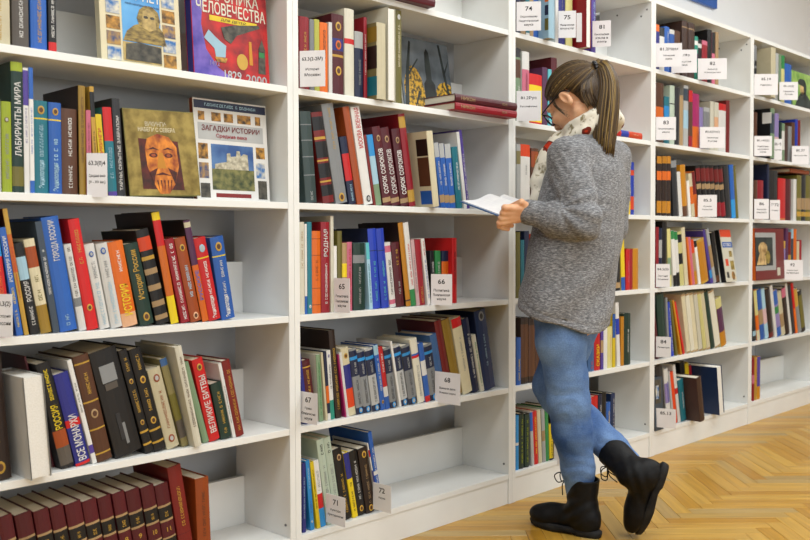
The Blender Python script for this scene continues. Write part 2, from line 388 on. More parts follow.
# ---------------------------------------------------------------- books standing on the shelves
# unit, shelf, x of left foot, depth of spine, thickness, height, depth, lean to the left (deg), colour, print, fore-edge out
BOOKS = [
('A',4,-0.8318,0.015,0.0497,0.2114,0.156,0.0,'cream','s:gold:.05-.6',0),
('A',4,-0.7777,0.015,0.0380,0.2303,0.170,0.0,'taupe','s:white:.1-.8',0),
('A',4,-0.7362,0.015,0.0380,0.2264,0.168,0.0,'blue','b:.62-.95:paleblue;s:gold:.08-.5',0),
('A',4,-0.6959,0.015,0.0188,0.2265,0.168,0.0,'black','b:0-.1:red;s:white:.15-.8',0),
('A',3,-0.8308,0.015,0.0248,0.2045,0.151,0.0,'lightgrey','s:grey:.1-.8',0),
('A',3,-0.8049,0.015,0.0218,0.2005,0.148,0.0,'lime','e:olive:.8;s:grey:.15-.65',0),
('A',3,-0.7827,0.015,0.0264,0.2907,0.190,0.0,'dkgreen','b:.93-1:lime;t:ЛАБИРИНТЫ МИРА:white:.28-.85;b:.05-.2:olive',0),
('A',3,-0.7559,0.015,0.0121,0.2804,0.190,0.0,'white','b:.7-.98:purple;s:purple:.4-.68',0),
('A',3,-0.7435,0.015,0.0099,0.2822,0.190,0.0,'white','b:.75-1:blue;b:0-.1:blue;s:blue:.3-.7',0),
('A',3,-0.7332,0.015,0.0344,0.2106,0.156,0.0,'teal','b:.8-.815:yellow;e:gold:.9;t:Энциклопедия:paleblue:.06-.36:-.2;s:paleblue:.4-.75',0),
('A',3,-0.6984,0.015,0.0304,0.2096,0.155,0.0,'blue','b:.8-.815:yellow;e:gold:.9;t:Энциклопедия:paleblue:.03-.34:-.2;s:paleblue:.36-.62',0),
('A',3,-0.6676,0.015,0.0386,0.1992,0.147,0.0,'brown','s:white:.08-.38;s:white:.45-.9',0),
('A',3,-0.6264,0.015,0.0171,0.2562,0.190,0.0,'espresso','b:0-1:ochre;s:brown:.3-.9',0),
('A',3,-0.6089,0.015,0.0115,0.2001,0.148,0.0,'pink','s:maroon:.2-.9',0),
('A',3,-0.5882,0.015,0.0110,0.2573,0.190,2.5,'gold','b:.72-.95:black;s:black:.1-.6',0),
('A',3,-0.5704,0.015,0.0157,0.1935,0.143,4.4,'yellow','t:ВИКИНГИ:red:.35-.95',0),
('A',3,-0.5533,0.015,0.0232,0.2121,0.157,3.7,'teal','b:.62-1:red;b:0-.05:purple;s:paleblue:.2-.6',0),
('A',3,-0.5296,0.015,0.0209,0.2360,0.175,3.0,'charcoal','t:ТАЙНЫ, СКРЫТЫЕ ЗАБРАЛОМ:white:.06-.82',0),
('A',2,-0.8124,0.015,0.0235,0.2866,0.190,6.4,'red','b:.62-.9:skyblue;s:orange:.3-.6',0),
('A',2,-0.7798,0.015,0.0148,0.2441,0.181,8.4,'blue','t:ИСТОРИЯ РОССИИ:white:.5-.92;s:yellow:.08-.45',0),
('A',2,-0.7623,0.015,0.0106,0.2870,0.190,8.9,'espresso','b:0-1:gold;b:.5-.8:flame;s:red:.1-.9',0),
('A',2,-0.7472,0.015,0.0222,0.2093,0.155,9.9,'black','b:.6-.85:paleblue;t:РОССИЯ:white:.36-.58;s:white:.1-.34',0),
('A',2,-0.7223,0.015,0.0254,0.2184,0.162,10.0,'cream','b:.7-.92:rust;b:0-.3:ochre;s:olive:.35-.65',0),
('A',2,-0.6953,0.015,0.0157,0.2588,0.190,8.7,'slate','s:white:.35-.75',0),
('A',2,-0.6766,0.015,0.0420,0.2686,0.190,9.2,'blue','t:ГОРОДА РОССИИ:white:.62-.97;s:paleblue:.05-.15',0),
('A',2,-0.6308,0.015,0.0179,0.2066,0.153,10.0,'white','s:black:.4-.97;b:.28-.38:grey',0),
('A',2,-0.6113,0.015,0.0286,0.2654,0.190,9.8,'red','s:gold:.6-.95;e:gold:.2',0),
('A',2,-0.5784,0.015,0.0253,0.2068,0.153,10.8,'white','e:blue:.88;s:paleblue:.05-.55;s:grey:.6-.8',0),
('A',2,-0.5500,0.015,0.0297,0.2078,0.154,10.6,'white','e:blue:.91;s:paleblue:.05-.55;s:grey:.6-.8',0),
('A',2,-0.5184,0.015,0.0411,0.2114,0.156,10.6,'orange','b:0-.16:peach;t:ИСТОРИЯ:yellow:.13-.5;s:white:.65-.9',0),
('A',2,-0.4713,0.015,0.0381,0.2073,0.153,12.0,'dkgreen','t:История России:gold:.32-.92;e:gold:.1',0),
('A',2,-0.4255,0.015,0.0361,0.2439,0.180,13.6,'black','b:.78-.92:orangered;b:.68-.72:gold;b:.53-.59:tan;b:.36-.42:tan;b:.19-.25:tan;b:.05-.1:tan',0),
('A',2,-0.3854,0.015,0.0226,0.2872,0.190,10.6,'espresso','b:0-1:flame;b:0-.25:yellow;b:.93-1:yellow;b:.7-.93:red',0),
('A',2,-0.3560,0.015,0.0258,0.2198,0.163,12.2,'crimson','s:white:.04-.95',0),
('A',2,-0.3266,0.015,0.0323,0.2225,0.165,12.3,'rust','e:gold:.88;s:paleblue:.3-.68;e:peach:.07',0),
('A',2,-0.2932,0.015,0.0193,0.2693,0.190,11.8,'espresso','b:0-1:orange;b:.56-1:plum;b:.93-.98:cream;t:РУССКИЕ:blue:.2-.52',0),
('A',2,-0.2718,0.015,0.0367,0.2222,0.164,12.0,'red','b:.75-.765:yellow;e:paleblue:.87;t:Энциклопедия:white:.03-.3:-.2;s:white:.32-.72',0),
('A',2,-0.2311,0.015,0.0427,0.2230,0.165,9.4,'blue','b:.76-.775:yellow;e:gold:.88;t:Энциклопедия:white:.03-.3:-.2;s:white:.32-.72',0),
('A',1,-0.8437,0.015,0.0502,0.2860,0.190,4.2,'espresso','s:gold:.3-.85;e:gold:.1',0),
('A',1,-0.7722,-0.030,0.0471,0.2319,0.172,4.0,'white','',1),
('A',1,-0.6848,0.050,0.0050,0.2749,0.155,13.5,'maroon','',0),
('A',1,-0.6792,0.015,0.0322,0.2562,0.190,12.8,'black','b:.2-.36:rust;b:.03-.2:taupe;t:РОССИЯ:yellow:.37-.6;s:yellow:.65-.95',0),
('A',1,-0.6434,0.015,0.0364,0.2274,0.168,13.3,'indigo','b:0-.03:red;t:ВСЕ МОНАРХИ:white:.05-.55;b:.42-.5:red',0),
('A',1,-0.6034,0.015,0.0111,0.2602,0.190,13.5,'white','b:.1-.18:purple;s:black:.5-.8',0),
('A',1,-0.5907,0.015,0.0397,0.2653,0.190,12.8,'brown','b:.07-.085:gold;b:.3-.315:gold;b:.56-.575:gold;s:gold:.64-.84;e:tan:.45;b:.92-.935:gold',0),
('A',1,-0.5408,0.015,0.0718,0.2711,0.190,14.5,'black','p:.2-.75:.7-.86:grey;p:.25-.7:.63-.69:taupe;p:.35-.5:.15-.4:charcoal;p:.5-.6:.1-.3:grey',0),
('A',1,-0.4624,0.015,0.0235,0.2725,0.190,15.3,'black','e:gold:.7;s:gold:.4-.62;e:gold:.3;b:.2-.22:gold;b:.08-.1:gold;s:gold:.8-.95',0),
('A',1,-0.4366,0.015,0.0330,0.2716,0.190,14.8,'black','e:gold:.7;s:gold:.4-.62;e:gold:.3;b:.2-.22:gold;b:.08-.1:gold;s:gold:.8-.95',0),
('A',1,-0.4010,0.015,0.0366,0.2149,0.159,14.5,'cream','s:rust:.25-.75;e:rust:.88;e:rust:.12',0),
('A',1,-0.3573,0.015,0.0199,0.2410,0.178,15.3,'khaki','b:.3-.6:olive;b:.92-1:steelblue;b:.1-.3:taupe',0),
('A',1,-0.3359,-0.012,0.0204,0.2696,0.200,12.4,'ivory','s:brown:.2-.9',0),
('A',1,-0.2941,0.015,0.0176,0.2242,0.166,15.7,'sage','',0),
('A',1,-0.2753,0.015,0.0333,0.2272,0.168,13.3,'red','t:ВЕЛИКИЕ БИТВЫ:white:.1-.8;e:gold:.9',0),
('A',1,-0.2379,0.015,0.0338,0.1555,0.115,12.2,'dkgreen','s:gold:.1-.85',0),
('A',1,-0.2020,0.015,0.0104,0.2105,0.156,12.5,'white','s:grey:.2-.7',0),
('A',1,-0.1897,0.015,0.0257,0.2146,0.159,12.3,'brickred','s:gold:.08-.92',0),
('A',0,-0.7885,0.020,0.0326,0.2330,0.172,9.2,'maroon','b:.735-.76:tan;b:.59-.735:black;b:.565-.59:tan;b:.365-.385:tan;b:.15-.365:black;b:.13-.15:tan;s:gold:.62-.69',0),
('A',0,-0.7515,0.020,0.0391,0.2292,0.170,9.2,'maroon','b:.735-.76:tan;b:.59-.735:black;b:.565-.59:tan;b:.365-.385:tan;b:.15-.365:black;b:.13-.15:tan;s:gold:.62-.69',0),
('A',0,-0.7094,0.020,0.0356,0.2292,0.170,9.2,'maroon','b:.735-.76:tan;b:.59-.735:black;b:.565-.59:tan;b:.365-.385:tan;b:.15-.365:black;b:.13-.15:tan;s:gold:.62-.69',0),
('A',0,-0.6707,0.020,0.0330,0.2303,0.170,9.2,'maroon','b:.735-.76:tan;b:.59-.735:black;b:.565-.59:tan;b:.365-.385:tan;b:.15-.365:black;b:.13-.15:tan;s:gold:.62-.69',0),
('A',0,-0.6348,0.020,0.0399,0.2297,0.170,9.2,'maroon','b:.735-.76:tan;b:.59-.735:black;b:.565-.59:tan;b:.365-.385:tan;b:.15-.365:black;b:.13-.15:tan;s:gold:.62-.69',0),
('A',0,-0.5921,0.020,0.0360,0.2279,0.169,9.2,'maroon','b:.735-.76:tan;b:.59-.735:black;b:.565-.59:tan;b:.365-.385:tan;b:.15-.365:black;b:.13-.15:tan;s:gold:.62-.69',0),
('A',0,-0.5528,0.020,0.0344,0.2282,0.169,9.2,'maroon','b:.735-.76:tan;b:.59-.735:black;b:.565-.59:tan;b:.365-.385:tan;b:.15-.365:black;b:.13-.15:tan;s:gold:.62-.69',0),
('A',0,-0.5146,0.020,0.0326,0.2316,0.171,9.2,'maroon','b:.735-.76:tan;b:.59-.735:black;b:.565-.59:tan;b:.365-.385:tan;b:.15-.365:black;b:.13-.15:tan;s:gold:.62-.69',0),
('A',0,-0.4790,0.020,0.0374,0.2306,0.171,9.2,'maroon','b:.735-.76:tan;b:.59-.735:black;b:.565-.59:tan;b:.365-.385:tan;b:.15-.365:black;b:.13-.15:tan;s:gold:.62-.69',0),
('A',0,-0.4381,0.020,0.0370,0.2313,0.171,9.2,'maroon','b:.735-.76:tan;b:.59-.735:black;b:.565-.59:tan;b:.365-.385:tan;b:.15-.365:black;b:.13-.15:tan;s:gold:.62-.69',0),
('A',0,-0.3982,0.020,0.0380,0.2285,0.169,9.2,'maroon','b:.735-.76:tan;b:.59-.735:black;b:.565-.59:tan;b:.365-.385:tan;b:.15-.365:black;b:.13-.15:tan;s:gold:.62-.69',0),
('A',0,-0.3556,0.020,0.0403,0.2682,0.185,9.2,'brickred','s:gold:.4-.8;b:.32-.325:maroon',0),
('A',0,-0.3086,0.020,0.0417,0.2211,0.164,2.0,'rust','s:brown:.3-.85',0),
('B',4,0.0390,0.015,0.0350,0.2082,0.154,0.0,'crimson','s:gold:.4-.8',0),
('B',4,0.0759,0.015,0.0169,0.2059,0.152,0.0,'grey','',0),
('B',4,0.0946,0.015,0.0189,0.2091,0.155,0.0,'yellowgreen','',0),
('B',4,0.1154,0.015,0.0307,0.2046,0.151,0.0,'orange','s:brown:.5-.9',0),
('B',4,0.1473,0.015,0.0136,0.2093,0.155,0.0,'white','',0),
('B',4,0.1617,0.015,0.0474,0.2381,0.176,0.0,'maroon','e:gold:.85;b:.55-.7:indigo;e:orange:.62;b:.47-.5:gold;e:gold:.3',0),
('B',4,0.2111,0.015,0.0384,0.2615,0.190,0.0,'ivory','b:.6-.66:red',0),
('B',4,0.2516,0.015,0.0351,0.1999,0.148,0.0,'navy','b:.75-1:lightgrey;s:grey:.2-.6',0),
('B',4,0.2879,0.015,0.0134,0.2480,0.184,0.0,'crimson','s:white:.3-.8',0),
('B',4,0.3141,-0.018,0.0384,0.2317,0.171,0.0,'khaki','b:0-1:cream;c:.02-.4:.05-.3:teal;c:.02-.4:.4-.7:espresso;c:.02-.4:.75-.95:ochre',0),
('B',4,0.3606,-0.012,0.0349,0.2863,0.200,0.0,'ivory','',1),
('B',4,0.4247,0.015,0.0292,0.2940,0.190,0.0,'olive','e:white:.93;s:cream:.4-.85',0),
('B',3,0.0601,0.015,0.0417,0.2631,0.190,4.7,'slategreen','s:lightgrey:.03-.14;b:.3-.31:grey;b:.5-.51:grey;b:.68-.69:grey;b:.85-.86:grey',0),
('B',3,0.1256,0.015,0.0436,0.2663,0.190,9.7,'brickred','b:.8-.95:black;b:.5-.68:black;b:.28-.44:black;b:.08-.2:black;b:.7-.73:gold;b:.46-.48:gold;b:.23-.25:gold',0),
('B',3,0.1760,0.015,0.0461,0.2959,0.190,10.9,'grey','s:gold:.55-.97;e:gold:.06',0),
('B',3,0.2270,0.015,0.0281,0.2038,0.151,10.9,'navy','b:.35-.75:red;s:paleblue:.05-.3',0),
('B',3,0.2597,0.015,0.0265,0.2961,0.190,11.4,'rust','',0),
('B',3,0.2888,0.015,0.0371,0.2980,0.190,10.7,'white','t:МОСКВА ВОЕННАЯ:red:.58-.99;e:black:.06',0),
('B',3,0.3284,0.015,0.0089,0.2180,0.161,11.1,'brickred','',0),
('B',3,0.3388,0.015,0.0250,0.2185,0.162,10.1,'paleblue','b:.7-1:skyblue;b:0-.3:sage',0),
('B',3,0.3713,0.015,0.0352,0.2463,0.182,11.7,'maroon','t:СОРОК СОРОКОВ:white:.15-.72;e:tan:.85;b:.04-.1:tan',0),
('B',3,0.4096,0.015,0.0373,0.2468,0.183,12.0,'maroon','t:СОРОК СОРОКОВ:white:.15-.72;e:tan:.85;b:.04-.1:tan',0),
('B',3,0.4500,0.015,0.0360,0.2463,0.182,10.2,'maroon','t:СОРОК СОРОКОВ:white:.15-.72;e:tan:.85;b:.04-.1:tan',0),
('B',3,0.4889,0.015,0.0298,0.2969,0.190,9.9,'crimson','b:.85-.97:gold;b:.05-.18:gold',0),
('B',3,0.5603,-0.022,0.0287,0.2453,0.182,7.6,'cream','c:.03-.3:.68-.9:espresso;c:.03-.3:.28-.66:brown;c:.03-.3:.04-.22:blue',0),
('B',3,0.6374,0.015,0.0221,0.2162,0.160,9.6,'blue','b:.78-1:lightgrey;s:white:.35-.72;b:.08-.2:tan',0),
('B',3,0.6613,0.015,0.0234,0.2160,0.160,8.8,'blue','b:.78-1:lightgrey;s:white:.35-.72;b:.08-.2:tan',0),
('B',3,0.6866,0.015,0.0289,0.2159,0.160,7.6,'blue','b:.78-1:lightgrey;s:white:.35-.72;b:.08-.2:tan',0),
('B',3,0.7183,0.015,0.0294,0.2082,0.154,7.6,'teal','s:white:.3-.75',0),
('B',3,0.7534,0.015,0.0141,0.2616,0.190,9.0,'white','',0),
('B',3,0.7693,0.015,0.0167,0.2698,0.190,9.1,'purple','s:white:.1-.7',0),
('B',2,0.0315,0.015,0.0185,0.2661,0.190,0.0,'ivory','s:tan:.5-.9',0),
('B',2,0.0510,0.015,0.0082,0.2606,0.190,0.0,'white','b:0-.2:blue',0),
('B',2,0.0611,0.015,0.0169,0.2664,0.190,0.0,'teal','e:white:.08',0),
('B',2,0.0791,0.015,0.0350,0.2406,0.178,0.0,'orange','b:.9-.91:rust;b:.7-.71:rust;b:.3-.31:rust;b:.1-.11:rust;s:rust:.4-.65',0),
('B',2,0.1152,0.015,0.0337,0.2672,0.190,0.0,'crimson','t:РОДНАЯ:white:.62-.92;s:white:.1-.55',0),
('B',2,0.1501,0.015,0.0118,0.2854,0.190,0.0,'ivory','',0),
('B',2,0.1627,0.015,0.0119,0.1967,0.146,0.0,'white','e:black:.5',0),
('B',2,0.1765,0.015,0.0179,0.2412,0.178,0.0,'olive','',0),
('B',2,0.1956,0.015,0.0189,0.2055,0.152,0.0,'tan','b:.5-.7:yellow;s:plum:.2-.45',0),
('B',2,0.2166,0.015,0.0204,0.2084,0.154,0.0,'pink','s:red:.1-.9',0),
('B',2,0.2410,0.015,0.0493,0.2053,0.152,0.0,'dkgreen','s:lightgrey:.1-.65;b:.7-.82:grey',0),
('B',2,0.3062,0.015,0.0138,0.2058,0.152,4.3,'paleblue','b:.75-1:cyan;s:teal:.1-.7',0),
('B',2,0.3223,0.015,0.0346,0.2490,0.184,4.8,'navy','b:0-1:royalblue;s:cyan:.1-.35;s:cyan:.4-.6;b:.72-.73:navy',0),
('B',2,0.3609,0.015,0.0329,0.2496,0.185,5.6,'royalblue','s:cyan:.1-.35;s:cyan:.4-.6;b:.72-.73:navy',0),
('B',2,0.3995,0.015,0.0261,0.2065,0.153,7.0,'white','b:.85-.95:pink;b:.05-.12:pink;s:black:.2-.75',0),
('B',2,0.4280,0.015,0.0368,0.2062,0.153,6.5,'maroon','s:gold:.65-.9;s:lightgrey:.2-.4',0),
('B',2,0.4706,0.015,0.0213,0.2708,0.190,7.9,'espresso','b:0-1:amber;b:.06-.08:brown',0),
('B',2,0.4935,0.015,0.0232,0.2710,0.190,7.8,'white','b:0-.2:green;s:red:.25-.75',0),
('B',2,0.5178,0.015,0.0155,0.2159,0.160,7.2,'lightpink','s:grey:.2-.8',0),
('B',2,0.5343,0.015,0.0271,0.2154,0.159,6.0,'crimson','s:gold:.04-.3',0),
('B',2,0.5706,0.015,0.0163,0.2197,0.163,8.3,'white','s:red:.75-.98;s:blue:.1-.7',0),
('B',2,0.6107,0.030,0.0197,0.1781,0.132,3.7,'black','s:white:.4-.8',0),
('B',2,0.6319,0.030,0.0260,0.1776,0.131,1.9,'green','s:white:.4-.8',0),
('B',2,0.6604,0.030,0.0332,0.1772,0.131,0.0,'navy','b:.45-.8:orange',0),
('B',2,0.6940,0.015,0.0234,0.2209,0.163,0.0,'red','s:maroon:.3-.8',0),
('B',1,0.0507,0.015,0.0124,0.2150,0.159,8.0,'indigo','',0),
('B',1,0.0639,0.015,0.0318,0.1867,0.138,8.1,'maroon','s:gold:.4-.85;b:.88-.9:gold',0),
('B',1,0.1038,0.015,0.0163,0.1990,0.147,3.4,'ivory','b:0-1:sage;s:green:.1-.9',0),
('B',1,0.1268,0.015,0.0079,0.2042,0.151,5.2,'cream','',0),
('B',1,0.1355,0.015,0.0109,0.2058,0.152,4.6,'navy','b:.25-.5:orange;b:0-.1:white',0),
('B',1,0.1472,0.015,0.0164,0.2077,0.154,4.6,'white','b:0-.28:tealgreen;s:black:.45-.8;e:purple:.92',0),
('B',1,0.1698,0.015,0.0240,0.2672,0.190,6.1,'espresso','s:gold:.1-.8',0),
('B',1,0.2031,0.015,0.0050,0.1939,0.143,8.7,'magenta','',0),
('B',1,0.2090,0.015,0.0092,0.1990,0.147,8.5,'white','',0),
('B',1,0.2192,0.015,0.0311,0.2104,0.156,8.6,'cream','b:.12-.4:orangered;b:.4-.75:indigo;e:gold:.88',0),
('B',1,0.2530,0.015,0.0312,0.2049,0.152,9.2,'grey','b:.88-.97:navy;b:.83-.88:skyblue;b:.58-.83:navy;s:lightgrey:.62-.8;b:0-.1:navy;e:skyblue:.05;s:charcoal:.15-.55',0),
('B',1,0.2859,0.015,0.0315,0.1972,0.146,9.1,'grey','b:.88-.97:navy;b:.83-.88:skyblue;b:.58-.83:navy;s:lightgrey:.62-.8;b:0-.1:navy;e:skyblue:.05;s:charcoal:.15-.55',0),
('B',1,0.3206,0.015,0.0342,0.1995,0.148,9.8,'lightgrey','b:.88-.97:navy;b:.83-.88:skyblue;b:.58-.83:navy;s:lightgrey:.62-.8;b:0-.1:navy;e:skyblue:.05;s:charcoal:.15-.55',0),
('B',1,0.3562,0.015,0.0197,0.2087,0.154,9.4,'blue','b:.85-1:paleblue;s:white:.3-.8;e:gold:.12',0),
('B',1,0.3775,0.015,0.0194,0.2007,0.149,9.7,'red','b:.2-.36:white;b:0-.2:blue;s:white:.6-.9',0),
('B',1,0.3985,0.015,0.0307,0.1951,0.144,9.2,'grey','b:.88-.97:navy;b:.83-.88:skyblue;b:.58-.83:navy;s:lightgrey:.62-.8;b:0-.1:navy;e:skyblue:.05;s:charcoal:.15-.55',0),
('B',1,0.4375,0.015,0.0085,0.2169,0.160,11.3,'white','',0),
('B',1,0.4482,0.015,0.0347,0.1997,0.148,11.7,'lightgrey','b:.88-.97:navy;b:.83-.88:skyblue;b:.58-.83:navy;s:lightgrey:.62-.8;b:0-.1:navy;e:skyblue:.05;s:charcoal:.15-.55',0),
('B',1,0.4850,0.015,0.0387,0.1957,0.145,11.0,'grey','b:.88-.97:navy;b:.83-.88:skyblue;b:.58-.83:navy;s:lightgrey:.62-.8;b:0-.1:navy;e:skyblue:.05;s:charcoal:.15-.55',0),
('B',1,0.5258,0.015,0.0329,0.2151,0.159,10.4,'ivory','b:.7-.74:red;b:.74-.77:blue;s:grey:.1-.6',0),
('B',1,0.5607,0.015,0.0224,0.1989,0.147,10.6,'blue','b:.45-.7:white;b:0-.1:red',0),
('B',1,0.5850,0.015,0.0410,0.1900,0.141,10.5,'grey','b:.88-.97:navy;b:.83-.88:skyblue;b:.58-.83:navy;s:lightgrey:.62-.8;b:0-.1:navy;e:skyblue:.05;s:charcoal:.15-.55',0),
('B',1,0.6369,0.020,0.0332,0.2226,0.165,13.2,'steelblue','',0),
('B',1,0.6736,0.020,0.0329,0.2693,0.185,13.8,'maroon','b:0-1:brickred',0),
('B',1,0.7128,0.020,0.0398,0.2718,0.185,14.8,'brown','b:0-1:ochre',0),
('B',1,0.7544,0.015,0.0480,0.2709,0.190,13.5,'cream','b:.88-1:red;s:grey:.3-.75',0),
('B',1,0.8054,0.015,0.0341,0.2666,0.190,12.9,'navy','s:white:.2-.8',0),
('B',1,0.8443,0.015,0.0200,0.2073,0.153,13.8,'ivory','s:green:.1-.9',0),
('B',1,0.8667,0.015,0.0605,0.2898,0.190,11.7,'navy','b:0-1:navyblue;s:paleblue:.3-.7;e:grey:.92',0),
('B',0,0.0370,0.015,0.0121,0.2026,0.150,0.0,'indigo','s:paleblue:.2-.8',0),
('B',0,0.0671,0.015,0.0148,0.2079,0.154,5.0,'skyblue','s:purple:.25-.42;e:lightgrey:.12;s:paleblue:.6-.9',0),
('B',0,0.0910,0.015,0.0133,0.2020,0.149,7.4,'yellow','s:black:.3-.9',0),
('B',0,0.1070,0.015,0.0212,0.2023,0.150,8.0,'white','b:.28-.5:red;b:0-.28:skyblue;s:grey:.55-.85',0),
('B',0,0.1342,0.015,0.0268,0.2633,0.190,9.3,'palegreen','s:black:.82-.95;s:grey:.2-.7',0),
('B',0,0.1642,0.015,0.0268,0.2654,0.190,9.8,'palegreen','s:black:.82-.95;s:grey:.2-.7',0),
('B',0,0.1962,0.015,0.0357,0.2241,0.166,10.9,'black','s:gold:.1-.65;e:tan:.88',0),
('B',0,0.2338,0.015,0.0212,0.2077,0.154,10.7,'yellow','b:.6-1:indigo;s:charcoal:.1-.55',0),
('B',0,0.2566,0.015,0.0339,0.2064,0.153,10.3,'black','s:white:.25-.85;e:gold:.1',0),
('B',0,0.2923,0.015,0.0381,0.2091,0.155,9.8,'espresso','s:tan:.15-.8;e:gold:.9;e:gold:.07',0),
('B',0,0.3424,0.015,0.0043,0.2249,0.166,12.6,'white','b:.8-.9:red;b:.4-.6:indigo',0),
('B',0,0.3478,0.015,0.0163,0.2566,0.190,11.0,'blue','b:.45-.5:white;s:white:.2-.8',0),
('C',5,1.0476,0.015,0.0238,0.2577,0.190,0.0,'navy','',0),
('C',5,1.0732,0.015,0.0283,0.2487,0.184,0.0,'black','b:0-.08:tan',0),
('C',5,1.1033,0.015,0.0226,0.2595,0.190,0.0,'teal','b:0-.05:white',0),
('C',5,1.1277,0.015,0.0228,0.2492,0.184,0.0,'tan','',0),
('C',5,1.1524,0.015,0.0324,0.2544,0.188,0.0,'blue','',0),
('C',5,1.1852,-0.030,0.0382,0.2438,0.180,0.0,'paleblue','c:.03-.12:.12-.3:olive;c:.03-.12:.35-.5:navy;c:.03-.12:.55-.7:orange',0),
('C',5,1.2906,0.015,0.0198,0.2595,0.190,0.0,'white','',0),
('C',5,1.3124,0.015,0.0447,0.2535,0.188,0.0,'indigo','s:grey:.2-.8',0),
('C',5,1.3591,0.015,0.0456,0.2595,0.190,0.0,'paleyellow','',0),
('C',5,1.4194,-0.035,0.0350,0.2595,0.192,0.0,'crimson','',1),
('C',5,1.5386,0.015,0.0328,0.2595,0.190,0.0,'purple','s:paleblue:.3-.8',0),
('C',4,1.0448,0.015,0.0299,0.2659,0.190,0.0,'sage','b:.88-1:charcoal;b:.6-.85:brown;s:white:.1-.5',0),
('C',4,1.0836,0.015,0.0426,0.2608,0.190,0.0,'white','b:.3-.75:pink;s:maroon:.3-.7',0),
('C',4,1.1281,0.015,0.0794,0.1865,0.138,0.0,'yellow','b:.78-1:red;b:0-.05:red',0),
('C',4,1.2094,0.015,0.0320,0.2193,0.162,0.0,'plum','',0),
('C',4,1.2433,0.015,0.0220,0.2163,0.160,0.0,'cyan','',0),
('C',4,1.2673,0.015,0.0374,0.2648,0.190,0.0,'maroon','',0),
('C',4,1.3067,0.015,0.0447,0.2132,0.158,0.0,'brown','',0),
('C',4,1.3534,0.015,0.0387,0.2269,0.168,0.0,'slate','',0),
('C',3,1.0479,0.015,0.0240,0.2428,0.180,0.0,'lightgrey','b:.7-.9:khaki',0),
('C',3,1.0748,0.015,0.0580,0.2448,0.181,0.0,'white','b:.82-1:orangered;b:0-.06:black;s:grey:.55-.7',0),
('C',3,1.1390,0.015,0.0437,0.2347,0.174,0.0,'brown','b:.7-.95:rust;s:gold:.75-.9',0),
('C',3,1.1846,0.015,0.0427,0.2118,0.157,0.0,'black','',0),
('C',3,1.2292,0.015,0.0435,0.2335,0.173,0.0,'khaki','',0),
('C',3,1.6534,0.015,0.0693,0.2628,0.190,0.0,'navy','',0),
('C',3,1.7266,0.015,0.0672,0.2927,0.190,0.0,'gold','',0),
('C',3,1.8018,0.015,0.0404,0.2098,0.155,0.0,'cyan','b:0-.28:yellow;b:.28-.5:skyblue',0),
('C',3,1.8447,0.015,0.0287,0.2250,0.167,0.0,'royalblue','b:.1-.35:orangered;b:.75-.85:orangered',0),
('C',2,1.0480,0.015,0.0240,0.2431,0.180,0.0,'olive','',0),
('C',2,1.0739,0.015,0.0225,0.2139,0.158,0.0,'teal','',0),
('C',2,1.0982,0.015,0.0289,0.2471,0.183,0.0,'navy','',0),
('C',2,1.1289,0.015,0.0292,0.2361,0.175,0.0,'orangered','',0),
('C',2,1.1600,0.015,0.0360,0.2288,0.169,0.0,'black','',0),
('C',2,1.6477,0.015,0.0576,0.1887,0.140,0.0,'brown','',0),
('C',2,1.7092,0.015,0.0552,0.2301,0.170,0.0,'black','b:.05-.15:tan',0),
('C',2,1.7758,0.015,0.0307,0.2137,0.158,3.0,'yellow','b:0-.26:blue',0),
('C',2,1.8082,0.015,0.0284,0.1752,0.130,0.0,'red','s:pink:.2-.7',0),
('C',2,1.8382,0.015,0.0254,0.1749,0.129,0.0,'crimson','',0),
('C',2,1.8652,0.015,0.0457,0.1769,0.131,0.0,'gold','b:.02-.98:amber',0),
('C',1,1.0470,0.015,0.0265,0.1748,0.129,0.0,'blue','s:yellow:.1-.6',0),
('C',1,1.0753,0.015,0.0459,0.2465,0.182,0.0,'espresso','b:.1-.9:brown',0),
('C',1,1.1231,0.015,0.0418,0.2399,0.177,0.0,'espresso','b:.1-.9:brown',0),
('C',1,1.1668,0.015,0.0426,0.2371,0.175,0.0,'espresso','b:.1-.9:brown',0),
('C',1,1.5232,0.015,0.0439,0.2271,0.168,0.0,'steelblue','s:red:.05-.2',0),
('C',1,1.5693,0.015,0.0425,0.1754,0.130,0.0,'red','t:СКАЗКИ:yellow:.1-.6',0),
('C',1,1.6141,0.015,0.0204,0.1723,0.127,0.0,'purple','b:.4-.7:tan',0),
('C',1,1.6367,0.015,0.0282,0.2079,0.154,0.0,'white','',0),
('C',1,1.6672,0.015,0.0363,0.1727,0.128,0.0,'paleyellow','s:peach:.2-.8',0),
('C',1,1.7051,0.015,0.0213,0.2246,0.166,0.0,'yellow','b:.55-1:blue',0),
('C',1,1.7400,0.015,0.0263,0.2702,0.190,3.4,'white','b:.5-.75:royalblue',0),
('C',1,1.7688,0.015,0.0240,0.2082,0.154,0.0,'amber','',0),
('C',1,1.7952,0.015,0.0520,0.2193,0.162,0.0,'dkgreen','s:white:.25-.7',0),
('C',0,1.0441,0.015,0.0181,0.2017,0.149,0.0,'skyblue','b:.45-.5:white',0),
('C',0,1.0640,0.015,0.0329,0.2063,0.153,0.0,'black','b:.02-.98:dkgreen;s:lime:.1-.9',0),
('C',0,1.0988,0.015,0.0275,0.2016,0.149,0.0,'black','b:.02-.98:dkgreen;s:lime:.1-.9',0),
('C',0,1.1386,0.015,0.0172,0.2026,0.150,3.4,'lightgrey','b:.65-1:blue',0),
('C',0,1.1578,0.015,0.0281,0.2029,0.150,3.3,'red','s:yellow:.2-.9',0),
('C',0,1.1878,0.015,0.0221,0.2030,0.150,3.7,'cream','',0),
('C',0,1.2112,0.015,0.0213,0.2033,0.150,3.2,'lightgrey','b:.4-.6:tan',0),
('C',0,1.2339,0.015,0.0215,0.2035,0.151,2.3,'green','',0),
